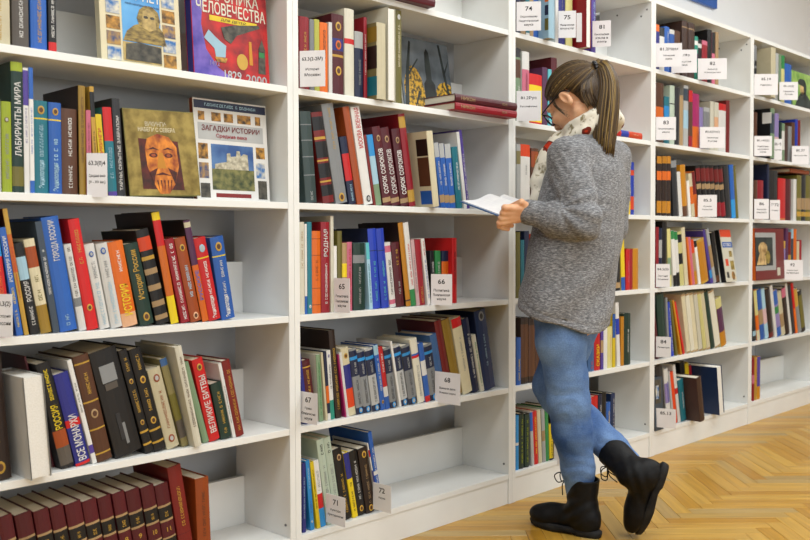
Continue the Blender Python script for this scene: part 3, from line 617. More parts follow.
('C',0,1.2573,0.015,0.0247,0.1383,0.102,2.3,'yellow','s:black:.1-.9;b:0-.05:navy',0),
('C',0,1.2900,0.015,0.0316,0.2025,0.150,5.4,'espresso','',0),
('C',0,1.3237,0.015,0.0387,0.1865,0.138,0.0,'brickred','',0),
('C',0,1.5174,0.015,0.0255,0.2094,0.155,0.0,'white','',0),
('C',0,1.5452,0.015,0.0496,0.2100,0.155,0.0,'red','',0),
('C',0,1.5970,0.015,0.0278,0.2119,0.157,0.0,'navy','s:white:.2-.8',0),
('C',0,1.6272,0.015,0.0320,0.2165,0.160,0.0,'black','',0),
('C',0,1.6614,0.015,0.0324,0.1706,0.126,0.0,'blue','s:yellow:.2-.8',0),
('C',0,1.6962,0.015,0.0328,0.2040,0.151,0.0,'navyblue','s:white:.1-.9',0),
('D',5,2.0519,0.015,0.0308,0.2015,0.149,0.0,'indigo','b:.85-1:orange;b:.3-.6:lilac',0),
('D',5,2.0854,0.015,0.0419,0.1939,0.143,0.0,'white','b:.8-1:charcoal',0),
('D',5,2.1300,0.015,0.0426,0.2056,0.152,0.0,'blue','s:white:.2-.9',0),
('D',5,2.1753,0.015,0.0433,0.1997,0.148,0.0,'blue','b:.9-1:white;s:white:.2-.7',0),
('D',5,2.2214,0.015,0.0534,0.2026,0.150,0.0,'brown','',0),
('D',5,2.2937,0.015,0.0547,0.2595,0.190,0.0,'mocha','b:.88-.9:tan',0),
('D',5,2.3514,0.015,0.0588,0.2595,0.190,0.0,'mocha','b:.88-.9:tan',0),
('D',5,2.4131,0.015,0.0319,0.2056,0.152,0.0,'tealgreen','b:.5-.62:plum;b:.8-.9:white',0),
('D',5,2.4479,0.015,0.0373,0.1971,0.146,0.0,'black','b:.8-.9:white',0),
('D',5,2.4883,0.015,0.0532,0.1986,0.147,0.0,'crimson','b:.9-1:pink',0),
('D',5,2.5446,0.015,0.0437,0.2594,0.190,0.0,'black','',0),
('D',5,2.5915,0.015,0.0306,0.2526,0.187,0.0,'pink','b:.6-1:black',0),
('D',5,2.6253,0.015,0.0320,0.2595,0.190,0.0,'tan','',0),
('D',4,2.0594,0.015,0.0667,0.2664,0.190,0.0,'brown','b:.42-.6:orange',0),
('D',4,2.1306,0.015,0.0454,0.2128,0.157,0.0,'teal','b:.5-.8:skyblue',0),
('D',4,2.1788,0.015,0.0434,0.2674,0.190,0.0,'palegreen','b:.68-.7:charcoal',0),
('D',4,2.2268,0.015,0.0422,0.2641,0.190,0.0,'charcoal','',0),
('D',4,2.2719,0.015,0.0352,0.2329,0.172,0.0,'tan','',0),
('D',4,2.3099,0.015,0.0454,0.2830,0.190,0.0,'lightgrey','b:.75-.95:slate;b:.3-.6:paleblue',0),
('D',4,2.3582,0.015,0.0362,0.2656,0.190,0.0,'brown','b:.8-1:red;b:0-.2:crimson',0),
('D',4,2.3974,0.015,0.0668,0.2562,0.190,0.0,'magenta','b:0-.4:orange',0),
('D',4,2.4673,0.015,0.0376,0.1982,0.147,0.0,'lilac','',0),
('D',4,2.5080,0.015,0.0589,0.2024,0.150,0.0,'lightgrey','b:.3-.9:grey',0),
('D',4,2.5773,0.015,0.0390,0.2382,0.176,0.0,'ivory','',0),
('D',4,2.6194,0.015,0.0427,0.2379,0.176,0.0,'ivory','b:.3-.7:peach',0),
('D',4,2.6675,0.015,0.0763,0.2381,0.176,0.0,'white','b:.86-1:red',0),
('D',4,2.7493,0.015,0.0389,0.2614,0.190,0.0,'brickred','',0),
('D',3,2.0714,0.015,0.0419,0.2651,0.190,0.0,'espresso','b:.88-1:amber;b:.6-.75:orange;b:.05-.25:amber',0),
('D',3,2.1160,0.015,0.0425,0.2680,0.190,0.0,'espresso','b:.88-1:amber;b:.6-.75:orange;b:.05-.25:amber',0),
('D',3,2.1612,0.015,0.0305,0.2709,0.190,0.0,'espresso','b:.88-1:amber;b:.6-.75:orange;b:.05-.25:amber',0),
('D',3,2.2227,0.015,0.0486,0.2609,0.190,6.7,'charcoal','b:.85-.97:grey',0),
('D',3,2.2758,0.015,0.0329,0.2055,0.152,7.8,'white','',0),
('D',3,2.3110,0.015,0.0480,0.2395,0.177,7.5,'amber','b:0-.2:brown',0),
('D',3,2.3613,0.015,0.0235,0.1682,0.124,8.0,'white','',0),
('D',3,2.3945,0.015,0.0324,0.2035,0.151,11.0,'cream','b:.3-.7:orange',0),
('D',3,2.4313,0.015,0.0316,0.2154,0.159,11.9,'orange','b:.5-1:brickred',0),
('D',3,2.4686,0.015,0.0433,0.2444,0.181,9.0,'black','b:.7-.95:brickred;b:.55-.65:tan;b:.03-.3:crimson;b:.33-.5:black',0),
('D',3,2.5155,0.015,0.0449,0.2472,0.183,9.3,'black','b:.7-.95:brickred;b:.55-.65:tan;b:.03-.3:crimson;b:.33-.5:black',0),
('D',3,2.5642,0.015,0.0435,0.2502,0.185,9.9,'black','b:.7-.95:brickred;b:.55-.65:tan;b:.03-.3:crimson;b:.33-.5:black',0),
('D',3,2.6115,0.015,0.0441,0.2530,0.187,9.9,'black','b:.7-.95:brickred;b:.55-.65:tan;b:.03-.3:crimson;b:.33-.5:black',0),
('D',3,2.6595,0.015,0.0448,0.2510,0.186,10.2,'black','b:.7-.95:brickred;b:.55-.65:tan;b:.03-.3:crimson;b:.33-.5:black',0),
('D',3,2.7083,0.015,0.0455,0.2537,0.188,10.2,'black','b:.7-.95:brickred;b:.55-.65:tan;b:.03-.3:crimson;b:.33-.5:black',0),
('D',3,2.7656,0.015,0.0520,0.2615,0.190,9.4,'charcoal','',0),
('D',3,2.8217,0.015,0.0445,0.2691,0.190,8.1,'blue','b:0-.35:skyblue',0),
('D',3,2.8703,0.015,0.0256,0.2671,0.190,8.8,'olive','',0),
('D',2,2.0613,0.015,0.0248,0.2709,0.190,0.0,'crimson','',0),
('D',2,2.0888,0.015,0.0269,0.2667,0.190,0.0,'navy','b:.5-.8:lightgrey',0),
('D',2,2.1193,0.015,0.0415,0.2967,0.190,0.0,'black','',0),
('D',2,2.1777,0.015,0.0301,0.2633,0.190,3.6,'paleyellow','b:.2-.5:sage',0),
('D',2,2.2229,0.015,0.0297,0.2558,0.189,6.9,'white','b:.85-1:green;b:0-.2:black',0),
('D',2,2.2557,0.015,0.0302,0.2513,0.186,6.7,'white','b:0-.25:black;b:.85-1:green',0),
('D',2,2.2889,0.015,0.0376,0.2515,0.186,6.7,'paleyellow','b:.4-.6:black;b:.8-.95:black',0),
('D',2,2.3367,0.015,0.0346,0.2717,0.190,8.8,'cream','',0),
('D',2,2.3863,0.015,0.0160,0.2276,0.168,12.3,'orange','',0),
('D',2,2.4047,0.015,0.0243,0.2277,0.168,12.4,'pink','',0),
('D',2,2.4327,0.015,0.0285,0.2182,0.161,12.6,'tan','b:.7-1:orangered;b:0-.3:amber',0),
('D',2,2.4658,0.015,0.0248,0.2141,0.158,13.5,'white','b:.85-1:black',0),
('D',2,2.4983,0.015,0.0726,0.2157,0.160,15.2,'gold','b:.05-.95:amber',0),
('D',2,2.5942,0.015,0.0254,0.2718,0.190,19.7,'purple','b:.1-.25:skyblue',0),
('D',2,2.6237,0.015,0.0284,0.2753,0.190,18.6,'lightgrey','b:.3-.7:tan',0),
('D',2,2.6558,0.015,0.0367,0.2545,0.188,14.2,'black','b:.02-.15:brown',0),
('D',1,2.0755,0.015,0.0244,0.2741,0.190,11.5,'maroon','',0),
('D',1,2.1045,0.015,0.0631,0.2907,0.190,6.7,'dkgreen','',0),
('D',1,2.1708,0.015,0.0178,0.2728,0.190,6.0,'grey','',0),
('D',1,2.2054,0.015,0.0242,0.2516,0.186,9.7,'royalblue','s:white:.1-.9',0),
('D',1,2.2472,0.015,0.0185,0.2631,0.190,13.3,'olive','',0),
('D',1,2.2873,0.015,0.0150,0.2676,0.190,17.6,'amber','',0),
('D',1,2.3162,0.015,0.0156,0.2609,0.190,20.2,'red','',0),
('D',1,2.3576,0.015,0.0356,0.2849,0.190,12.5,'cream','b:.97-1:tan;b:0-.03:tan',0),
('D',1,2.3969,0.015,0.0360,0.2858,0.190,12.6,'ivory','b:.97-1:tan;b:0-.03:tan',0),
('D',1,2.4368,0.015,0.0365,0.2866,0.190,12.7,'cream','b:.97-1:tan;b:0-.03:tan',0),
('D',1,2.4773,0.015,0.0354,0.2875,0.190,12.9,'ivory','b:.97-1:tan;b:0-.03:tan',0),
('D',1,2.5198,0.015,0.0342,0.2897,0.190,14.0,'paleyellow','b:.97-1:tan;b:0-.03:tan',0),
('D',1,2.5613,0.015,0.0338,0.2921,0.190,15.1,'cream','b:.97-1:tan;b:0-.03:tan',0),
('D',1,2.6041,0.015,0.0387,0.2901,0.190,16.5,'dkgreen','',0),
('D',1,2.6499,0.015,0.0573,0.2917,0.190,16.3,'ivory','b:.97-1:tan;b:0-.03:tan',0),
('D',1,2.7151,0.015,0.0586,0.2481,0.184,16.1,'paleyellow','b:.15-.8:plum;b:0-.3:amber',0),
('D',0,2.0987,0.015,0.0673,0.2830,0.190,8.7,'charcoal','',0),
('D',0,2.1714,0.015,0.0375,0.2629,0.190,8.6,'white','b:.4-.75:lilac;s:blue:.4-.8',0),
('D',0,2.2196,0.015,0.0166,0.2516,0.186,10.8,'lightgrey','',0),
('D',0,2.2394,0.015,0.0289,0.2448,0.181,11.2,'orangered','',0),
('D',0,2.2724,0.015,0.0254,0.2758,0.190,11.9,'white','b:.5-.6:red',0),
('D',0,2.3032,0.015,0.0477,0.1983,0.147,10.4,'teal','s:white:.3-.7',0),
('D',0,2.4569,0.085,0.0449,0.2604,0.120,8.4,'black','',0),
('D',0,2.5053,0.085,0.0374,0.2506,0.120,8.3,'yellow','',0),
('D',0,2.5463,0.085,0.0276,0.2371,0.120,8.9,'crimson','',0),
('D',0,2.3560,-0.055,0.0438,0.2122,0.135,11.4,'mocha','',0),
('D',0,2.5748,-0.040,0.0528,0.2366,0.175,8.5,'navyblue','',1),
('E',5,3.0624,0.015,0.0305,0.2595,0.190,0.0,'grey','b:.3-.55:black;b:.6-.7:black',0),
('E',5,3.1677,-0.030,0.0574,0.2595,0.192,0.0,'cream','',0),
('E',5,3.3382,0.015,0.0358,0.2595,0.190,0.0,'lightgrey','b:.2-.4:amber',0),
('E',5,3.3780,0.015,0.0294,0.2595,0.190,0.0,'sage','',0),
('E',5,3.4114,0.015,0.0433,0.2590,0.190,0.0,'paleyellow','b:.72-1:green',0),
('E',5,3.4616,0.015,0.0898,0.2225,0.165,0.0,'blue','b:.3-.5:indigo',0),
('E',4,3.0746,0.015,0.0368,0.2343,0.173,0.0,'brown','',0),
('E',4,3.1920,-0.020,0.0513,0.2632,0.195,0.0,'black','b:0-1:sage;b:.5-.9:slate;c:.0-.25:.7-.92:white',0),
('E',4,3.3345,0.015,0.0531,0.2544,0.188,0.0,'lilac','b:0-.5:lightpink',0),
('E',4,3.3943,0.015,0.0269,0.2115,0.156,0.0,'dkgreen','',0),
('E',4,3.4252,0.015,0.0367,0.2088,0.155,0.0,'sage','b:.3-.8:white',0),
('E',4,3.4660,0.015,0.0440,0.2015,0.149,0.0,'mocha','',0),
('E',4,3.5142,0.015,0.0446,0.2002,0.148,0.0,'grey','',0),
('E',4,3.5631,0.015,0.0452,0.2267,0.168,0.0,'brown','',0),
('E',4,3.6126,0.015,0.0358,0.2480,0.183,0.0,'royalblue','',0),
('E',4,3.6527,0.015,0.0347,0.2461,0.182,0.0,'brickred','',0),
('E',3,3.0807,0.015,0.0369,0.2051,0.152,0.0,'brown','b:.3-.5:tan',0),
('E',3,3.1214,0.015,0.0714,0.2070,0.153,0.0,'crimson','',0),
('E',3,3.2373,0.015,0.0257,0.2975,0.190,0.0,'navy','',0),
('E',3,3.2695,0.015,0.1051,0.2673,0.190,0.0,'black','',0),
('E',3,3.3880,0.015,0.0950,0.2301,0.170,0.0,'red','b:.02-.04:gold',0),
('E',3,3.4871,0.015,0.0723,0.2293,0.170,0.0,'maroon','',0),
('E',3,3.5947,0.015,0.0428,0.2343,0.173,0.0,'white','',0),
('E',3,3.6447,0.015,0.0609,0.2592,0.190,0.0,'olive','b:.25-.5:tan;b:.1-.2:gold',0),
('E',3,3.7100,0.015,0.0590,0.2624,0.190,0.0,'charcoal','b:.25-.5:tan;b:.1-.2:gold',0),
('E',3,3.7736,0.015,0.0707,0.2656,0.190,0.0,'olive','b:.25-.5:tan;b:.1-.2:gold',0),
('E',3,3.8488,0.015,0.0721,0.2693,0.190,0.0,'charcoal','b:.25-.5:tan;b:.1-.2:gold',0),
('E',2,3.4152,0.015,0.0339,0.2013,0.149,0.0,'amber','',0),
('E',2,3.4532,0.015,0.0370,0.2067,0.153,0.0,'lilac','b:.8-1:gold',0),
('E',2,3.4944,0.015,0.0347,0.2788,0.190,0.0,'plum','',0),
('E',2,3.5319,0.015,0.0379,0.2568,0.190,0.0,'brickred','b:.2-.5:gold',0),
('E',2,3.5740,0.015,0.0283,0.2739,0.190,0.0,'paleblue','b:0-.8:slate',0),
('E',2,3.6052,0.015,0.0401,0.2741,0.190,0.0,'orange','',0),
('E',2,3.6496,0.015,0.0319,0.2064,0.153,0.0,'cream','',0),
('E',2,3.6844,0.015,0.0336,0.2121,0.157,0.0,'crimson','',0),
('E',1,3.0844,0.015,0.0375,0.2654,0.190,9.8,'charcoal','b:.1-.2:paleblue',0),
('E',1,3.1290,0.015,0.0360,0.2703,0.190,11.1,'orange','b:.5-1:paleyellow;b:0-.2:cream',0),
('E',1,3.1733,0.015,0.0548,0.2703,0.190,12.6,'blue','b:.3-.6:tan',0),
('E',1,3.2367,0.015,0.0448,0.2750,0.190,14.0,'paleblue','b:.3-.6:lightpink',0),
('E',1,3.2868,0.015,0.0570,0.2715,0.190,13.0,'espresso','b:0-.1:brickred',0),
('E',1,3.3544,0.015,0.0329,0.2937,0.190,14.6,'white','',0),
('E',1,3.3914,0.015,0.0535,0.2589,0.190,15.2,'lilac','b:.7-1:blue;b:.5-.65:green;b:0-.2:blue',0),
('E',1,3.4495,0.015,0.0504,0.2507,0.186,15.3,'cream','b:.2-.5:tan',0),
('E',1,3.5045,0.015,0.0531,0.2703,0.190,14.5,'espresso','b:.8-1:pink',0),
('E',1,3.5642,0.015,0.0276,0.2984,0.190,15.4,'white','',0),
('E',1,3.5957,0.015,0.0455,0.2858,0.190,15.6,'charcoal','',0),
('E',1,3.6458,0.015,0.0286,0.2953,0.190,15.3,'red','b:0-.5:orange',0),
('E',1,3.6856,0.015,0.0454,0.2615,0.190,17.4,'grey','b:.6-1:gold',0),
('E',1,3.7363,0.015,0.0515,0.2450,0.181,15.9,'charcoal','b:.1-.9:olive',0),
('E',0,3.0658,0.015,0.0295,0.2281,0.169,0.0,'crimson','b:.4-.6:pink',0),
('E',0,3.0977,0.015,0.0360,0.2251,0.167,0.0,'gold','s:amber:.1-.9',0),
('E',0,3.1362,0.015,0.0377,0.2269,0.168,0.0,'amber','b:.3-1:purple',0),
]

ORD = ['first', 'second', 'third', 'fourth', 'fifth', 'sixth', 'seventh', 'eighth', 'ninth', 'tenth', 'eleventh', 'twelfth', 'thirteenth', 'fourteenth', 'fifteenth', 'sixteenth']
def parse(op):
    out = []
    for t in op.split(';'):
        if t: out.append(t.split(':'))
    return out
def rngp(s):
    a, b = s.split('-'); return float(a), float(b)
FACE_TEXTS = ['ХРОНИКА', 'ЧЕЛОВЕЧЕСТВА', 'ДЛЯ ДЕТЕЙ', '1829', '2000', '1492', 'ЗАГАДКИ ИСТОРИИ', 'Средние века', 'ВИКИНГИ:', 'НАБЕГИ С СЕВЕРА', 'СТВО', 'НИКОН', 'ЕГИПЕТ', 'ПИРАМИДЫ И ТАЙНЫ']
CARDS = [
  ('63.3(0)4',-0.6124,0.0080,1.0590,0.0469,0.1033,40,['Средние века', '(V - XV вв.)'],'A',3),
  ('63.3(2)',-0.8309,0.0080,0.7455,0.0409,0.0943,50,['История', 'России'],'A',2),
  ('63.3(2-2М)',0.0245,0.0000,1.3905,0.0739,0.1014,55,['История', 'Москвы'],'B',4),
  ('65',0.1589,0.0120,0.7439,0.0630,0.1009,85,['Экономика', 'Экономические', 'науки'],'B',2),
  ('66',0.5819,0.0120,0.7430,0.0742,0.1022,70,['Политика', 'Политическая', 'наука'],'B',2),
  ('67',0.0256,0.0120,0.4348,0.0742,0.0894,88,['Право', 'Юридические', 'науки'],'B',1),
  ('68',0.6002,0.0120,0.4193,0.1066,0.1033,88,['Военное дело', 'Военная наука'],'B',1),
  ('71',0.1227,0.0120,0.1233,0.0810,0.0864,88,['Культура', 'Культурология'],'B',0),
  ('72',0.3144,0.0120,0.1215,0.0768,0.0845,88,['Наука'],'B',0),
  ('74',1.0315,0.0050,1.7108,0.0875,0.1038,52,['Образование', 'Педагогическая', 'наука'],'C',5),
  ('75',1.2853,0.0000,1.7245,0.0657,0.1018,50,['Физическая', 'культура и спорт'],'C',5),
  ('',1.4059,0.0000,1.7278,0.0288,0.1120,50,[],'C',5),
  ('81',1.5184,0.0000,1.7251,0.0720,0.1027,55,['Языкознание', 'языки и', 'языки'],'C',5),
  ('81.2Рус',1.0330,0.0060,1.3876,0.0882,0.1081,48,['Русский язык'],'C',4),
  ('',1.2772,0.0120,0.0925,0.0471,0.1127,70,[],'C',0),
  ('81.2Нем',2.0285,0.0050,1.7146,0.1117,0.1022,50,['Немецкий', 'язык'],'D',5),
  ('81.2Фр',2.1758,0.0100,1.7081,0.1124,0.1028,50,['Французский', 'язык'],'D',5),
  ('82',2.4088,0.0000,1.7065,0.1337,0.0974,48,['Фольклор', 'Фольклористика'],'D',5),
  ('83',2.0280,0.0030,1.3954,0.0876,0.1005,46,['Литературоведение', 'наука'],'D',4),
  ('83.3(Рос)',2.4330,0.0000,1.3888,0.1173,0.0983,46,['Литература', 'России'],'D',4),
  ('85.3',2.4232,0.0030,1.0642,0.0874,0.1035,50,['Музыка', 'Искусство'],'D',3),
  ('84.2(0)',2.0343,0.0030,0.7484,0.0607,0.1017,50,['Поэзия', 'Сборники'],'D',2),
  ('84',2.0374,0.0030,0.4376,0.0645,0.0912,70,['Литература'],'D',1),
  ('85.13',2.0307,0.0000,0.1269,0.0880,0.0848,70,[],'D',0),
  ('85.14',3.0236,0.0000,1.7031,0.1226,0.1074,45,['Живопись'],'E',5),
  ('85.14(2)',3.3416,0.0000,1.7117,0.1004,0.0965,45,['Живопись', 'России'],'E',5),
  ('85.143(3)',3.0296,0.0000,1.3898,0.0919,0.1029,45,['Живопись', 'зарубежных', 'стран'],'E',4),
  ('85.15',3.2763,0.0000,1.3843,0.0431,0.1121,45,['Графика'],'E',4),
  ('85.37',3.5188,0.0000,1.3743,0.0948,0.1022,45,['Киноискусство'],'E',4),
  ('86',3.0358,0.0000,1.0643,0.0765,0.1035,45,['Религия', 'Мистика'],'E',3),
  ('Э72',3.2315,0.0000,1.0621,0.0536,0.1066,45,['Этика'],'E',3),
  ('92',3.3963,0.0000,0.7361,0.1116,0.1097,50,['Справочная', 'литература'],'E',2),
]
strs = set(FACE_TEXTS)
for B in BOOKS:
    for t in parse(B[9]):
        if t[0] == 't': strs.add(t[1])
for c in CARDS:
    if c[0]: strs.add(c[0])
    for s in c[7]: strs.add(s)
for n in range(1, 13): strs.add(str(n))
prepare_texts(sorted(strs))

def book_body(parent, T, D, Hh, col, bands, fore=False, pages_mat=None, flat=False):
    b = min(0.0028, T * 0.12)
    bl = 0.0 if flat else (min(0.0045, 0.13 * T) if T > 0.016 else 0.0008)
    r = 0.0012
    outer = [(0, D), (0, bl + r)]
    for t in (0.02, 0.2, 0.5, 0.8, 0.98): outer.append((T * t, bl * (1 - math.sin(math.pi * t))))
    outer += [(T, bl + r), (T, D)]
    inner = []
    for (x, y) in outer: inner.append((min(max(x, b), T - b), y if y == D else max(y, bl + r) + b * 0.6))
    if fore:
        outer = [(x, D - y) for x, y in outer]; inner = [(x, D - y) for x, y in inner]
    zs = {0.0, Hh}
    for z0, z1, c in bands: zs.add(z0 * Hh); zs.add(z1 * Hh)
    zs = sorted(zs); n = len(outer)
    mats = [col]; vs, fs, mi = [], [], []
    for z in zs: vs += [(x, y, z) for x, y in outer]
    nb = len(vs)
    for z in (0.0, Hh): vs += [(x, y, z) for x, y in inner]
    def add(f, m=0): fs.append(f[::-1] if fore else f); mi.append(m)
    for k in range(len(zs) - 1):
        zc = (zs[k] + zs[k + 1]) / 2 / Hh; bm_ = 0
        for z0, z1, c in bands:
            if z0 <= zc <= z1:
                if c not in mats: mats.append(c)
                bm_ = mats.index(c)
        for i in range(n - 1):
            a = k * n + i
            add((a, a + 1, a + n + 1, a + n), bm_ if 1 <= i <= n - 3 else 0)
    tp = (len(zs) - 1) * n
    for i in range(n - 1):
        add((nb + i + 1, nb + i, nb + n + i, nb + n + i + 1))
        add((i + 1, i, nb + i, nb + i + 1))
        add((tp + i, tp + i + 1, nb + n + i + 1, nb + n + i))
    cv = link('cover', pymesh('cover', vs, fs, mi), [pm(c) for c in mats], parent)
    y0, y1 = bl + r + b, D - 0.003
    if fore: y0, y1 = 0.003, D - bl - r - b
    pb = link('page_block', box_mesh('page_block', (b, y0, 0.0025), (T - b, y1, Hh - 0.003)), pages_mat or M_paper, parent)
    return [cv, pb]
EMB = disc_mesh('emblem', 1.0, 18, 0.0006)
EMB_M = {}
def emblem(parent, col, loc, r, ax='y', name='emblem', squash=1.0):
    if col not in EMB_M:
        EMB_M[col] = EMB.copy(); EMB_M[col].materials.append(pm(col))
    o = bpy.data.objects.new(name, EMB_M[col]); COL.objects.link(o); o.parent = parent
    o.location = loc; o.rotation_euler = (math.radians(90), 0, 0) if ax == 'y' else (0, math.radians(-90), 0)
    o.scale = (r, r * squash, 1)
    return o
count = {}
for B in BOOKS: count[(B[0], B[1])] = count.get((B[0], B[1]), 0) + 1
seen_i = {}
vol = 0
for bi, (u, r, x0, y0, T, Hh, D, lean, col, op, fore) in enumerate(BOOKS):
    k = (u, r); i = seen_i.get(k, 0); seen_i[k] = i + 1; nn = count[k]
    root = empty('book', (x0, y0 + rng.uniform(-0.0015, 0.0015), H[r] + 0.0003), (0, -math.radians(lean), 0))
    ops = parse(op)
    bands = [(*rngp(t[1]), t[2]) for t in ops if t[0] == 'b']
    book_body(root, T, D, Hh, col, bands, bool(fore), M_paper_white if fore else None)
    letter = None
    for ti, t in enumerate(ops):
        if t[0] == 't':
            z0, z1 = rngp(t[3]); cap = 0.55
            if u in 'DE': continue
            put_text('spine_title', FONT_CACHE[t[1]], root, pm(t[2]), (T / 2, -0.0005, (z0 + z1) / 2 * Hh), (0, 0, 1), (-1, 0, 0), (z1 - z0) * Hh, cap * T)
            letter = letter or t[2]
        elif t[0] == 's':
            z0, z1 = rngp(t[2]); L = (z1 - z0) * Hh
            ht = min(0.34 * T, 0.0085); n = max(4, min(34, int(L / (ht * 0.82))))
            put_text('spine_lettering', scribble(n, bi % 5), root, pm(t[1]), (T / 2, -0.0004, (z0 + z1) / 2 * Hh), (0, 0, 1), (-1, 0, 0), L, ht)
            letter = letter or t[1]
        elif t[0] == 'e':
            emblem(root, t[1], (T / 2, -0.0003, float(t[2]) * Hh), 0.23 * T, squash=1.25); emblem(root, 'brown' if t[1] in ('gold', 'peach', 'tan', 'orange') else 'lightgrey' if t[1] != 'grey' else 'charcoal', (T / 2, -0.0006, float(t[2]) * Hh), 0.15 * T, squash=1.25)
        elif t[0] == 'p':
            c0, c1 = rngp(t[1]); z0, z1 = rngp(t[2])
            link('spine_label', box_mesh('spine_label', (c0 * T, -0.0004, z0 * Hh), (c1 * T, 0.003, z1 * Hh)), pm(t[3]), root)
        elif t[0] == 'c':
            c0, c1 = rngp(t[1]); z0, z1 = rngp(t[2])
            link('cover_picture', box_mesh('cover_picture', (-0.0005, c0 * D, z0 * Hh), (0.0001, c1 * D, z1 * Hh)), pm(t[3]), root)
    if u == 'A' and r == 0 and col == 'maroon':
        vol += 1
        put_text('volume_number', FONT_CACHE[str(vol)], root, pm('gold'), (T / 2, -0.0005, 0.475 * Hh), (1, 0, 0), (0, 0, 1), 0.3 * T, 0.012)
    size = 'thin ' if T < 0.014 else ('thick ' if T > 0.05 else '')
    hgt = 'tall ' if Hh > 0.262 else ('small ' if Hh < 0.19 else '')
    lc = bands[0][2] if bands and bands[0][0] == 0 and bands[0][1] == 1 else col
    look = hgt + size + PAL[lc][1] + ' book'
    if fore: look += ' with pages facing out'
    elif letter: look += ' with ' + PAL[letter][1].split()[-1] + ' lettering'
    elif bands: look += ' with ' + PAL[bands[0][2]][1].split()[-1] + ' band'
    if i < (nn + 1) // 2: ordn = ('leftmost' if i == 0 else ORD[i] + ' from left')
    else:
        j = nn - 1 - i; ordn = ('rightmost upright one' if j == 0 else ORD[j] + ' from right')
    tag(root, look + ', ' + ordn + ', ' + RNAME[r] + ', ' + UNAME[u], 'book', 'books on the ' + RNAME[r] + ' of the ' + UNAME[u])

# ---------------------------------------------------------------- books shown face out
def face_book(x0, y0, z, W, Hh, T, tilt, roll, col, label, group, spine=None, yaw=0.0):
    """front cover looks towards -y; local x width, z height; leans back by tilt and sideways by roll"""
    root = empty('book', (x0, y0, z + 0.0005 + T * math.sin(math.radians(tilt))))
    root.rotation_euler = (Matrix.Rotation(math.radians(yaw), 3, 'Z') @ Matrix.Rotation(-math.radians(roll), 3, 'Y') @ Matrix.Rotation(-math.radians(tilt), 3, 'X')).to_euler()
    b = 0.0028
    bm = bmesh.new()
    for lo, hi in (((0, 0, 0), (W, b, Hh)), ((0, T - b, 0), (W, T, Hh)), ((0, b, 0), (b, T - b, Hh))):
        g = bmesh.ops.create_cube(bm, size=1.0)['verts']
        for v in g: v.co = Vector([lo[i] + (v.co[i] + 0.5) * (hi[i] - lo[i]) for i in range(3)])
    me = bpy.data.meshes.new('cover'); bm.to_mesh(me); bm.free()
    mats = [pm(col)]
    if spine:
        mats.append(pm(spine)); mi = [0] * len(me.polygons)
        for p_ in me.polygons:
            if p_.index >= 12: mi[p_.index] = 1
        me.polygons.foreach_set('material_index', mi)
    link('cover', me, mats, root)
    link('page_block', box_mesh('page_block', (b, b, 0.003), (W - 0.003, T - b, Hh - 0.003)), M_paper, root)
    tag(root, label, 'book', group)
    return root
def pic(root, name, pts, mat, layer=1):
    """a flat printed shape on a front cover: polygon of (x, z) given thickness by its print layer"""
    n = len(pts); y1 = -0.0004 * layer
    vs = [(x, y1, z) for x, z in pts] + [(x, 0.0, z) for x, z in pts]
    area2 = sum(pts[i][0] * pts[(i + 1) % n][1] - pts[(i + 1) % n][0] * pts[i][1] for i in range(n))
    f = list(range(n)) if area2 > 0 else list(range(n))[::-1]
    fs = [f] + [((i + 1) % n, i, n + i, n + (i + 1) % n) for i in range(n)]
    return link(name, pymesh(name, vs, fs), mat, root)
def rectp(x0, z0, x1, z1): return [(x0, z0), (x1, z0), (x1, z1), (x0, z1)]
def ellp(cx, cz, rx, rz, n=20, a0=0, a1=360): return [(cx + rx * math.cos(math.radians(a0 + (a1 - a0) * i / n)), cz + rz * math.sin(math.radians(a0 + (a1 - a0) * i / n))) for i in range(n)]
def ftext(root, s, mat, cx, cz, length, height, layer=4, stretch=(0.5, 1.6)):
    return put_text('cover_title', FONT_CACHE[s], root, mat, (cx, -0.0004 * layer, cz), (1, 0, 0), (0, 0, 1), length, height, stretch)
MP = {}
MP['sky'] = mottled('print_sky', '#3f86c8', '#6aaee0', 9, 0.4, 0.4)
MP['sand'] = mottled('print_sand', '#8d7a4e', '#c2a868', 60, 0.4, 0.4)
MP['stone'] = mottled('print_stone', '#54452a', '#a8914f', 45, 0.4, 0.4, stretch=(1, 1, 3))
MP['dkstone'] = mottled('print_dark_stone', '#2c2b28', '#5a564a', 50, 0.4, 0.4)
MP['thumb1'] = mottled('print_thumb_a', '#30446e', '#b08a48', 55, 0.4, 0.4)
MP['thumb2'] = mottled('print_thumb_b', '#2f6aa8', '#d8d2bc', 50, 0.4, 0.4)
MP['thumb3'] = mottled('print_thumb_c', '#3a2c1e', '#c08c3a', 65, 0.4, 0.4)
MP['redart'] = mottled('print_red_art', '#c11d1a', '#7d1018', 22, 0.4, 0.45)
MP['violet'] = mottled('print_violet', '#39308c', '#7a62b8', 16, 0.4, 0.4)
MP['oldgold'] = mottled('print_old_gold', '#6c5a22', '#a08c48', 30, 0.5, 0.35)
MP['facemask'] = mottled('print_carved_face', '#7a2a10', '#e08a2a', 40, 0.4, 0.4, stretch=(1, 1, 0.7))
MP['maskdark'] = mottled('print_mask_dark', '#301008', '#5a1a10', 40, 0.4, 0.4)
MP['castle'] = mottled('print_castle', '#8c8674', '#c9c2aa', 80, 0.4, 0.4)
MP['meadow'] = mottled('print_meadow', '#2f3c22', '#7d7a48', 45, 0.4, 0.4)
MP['dusk'] = mottled('print_dusk_sky', '#2e4f86', '#5a7fae', 12, 0.4, 0.4)
MP['greysky'] = mottled('print_grey_sky', '#4c565e', '#78828a', 10, 0.4, 0.4)
MP['foliage'] = mottled('print_yellow_leaves', '#4c3f16', '#d8a828', 75, 0.4, 0.4, lo=0.42, hi=0.56)
MP['lawn'] = mottled('print_lawn', '#5c8a3a', '#9cba62', 18, 0.4, 0.4)
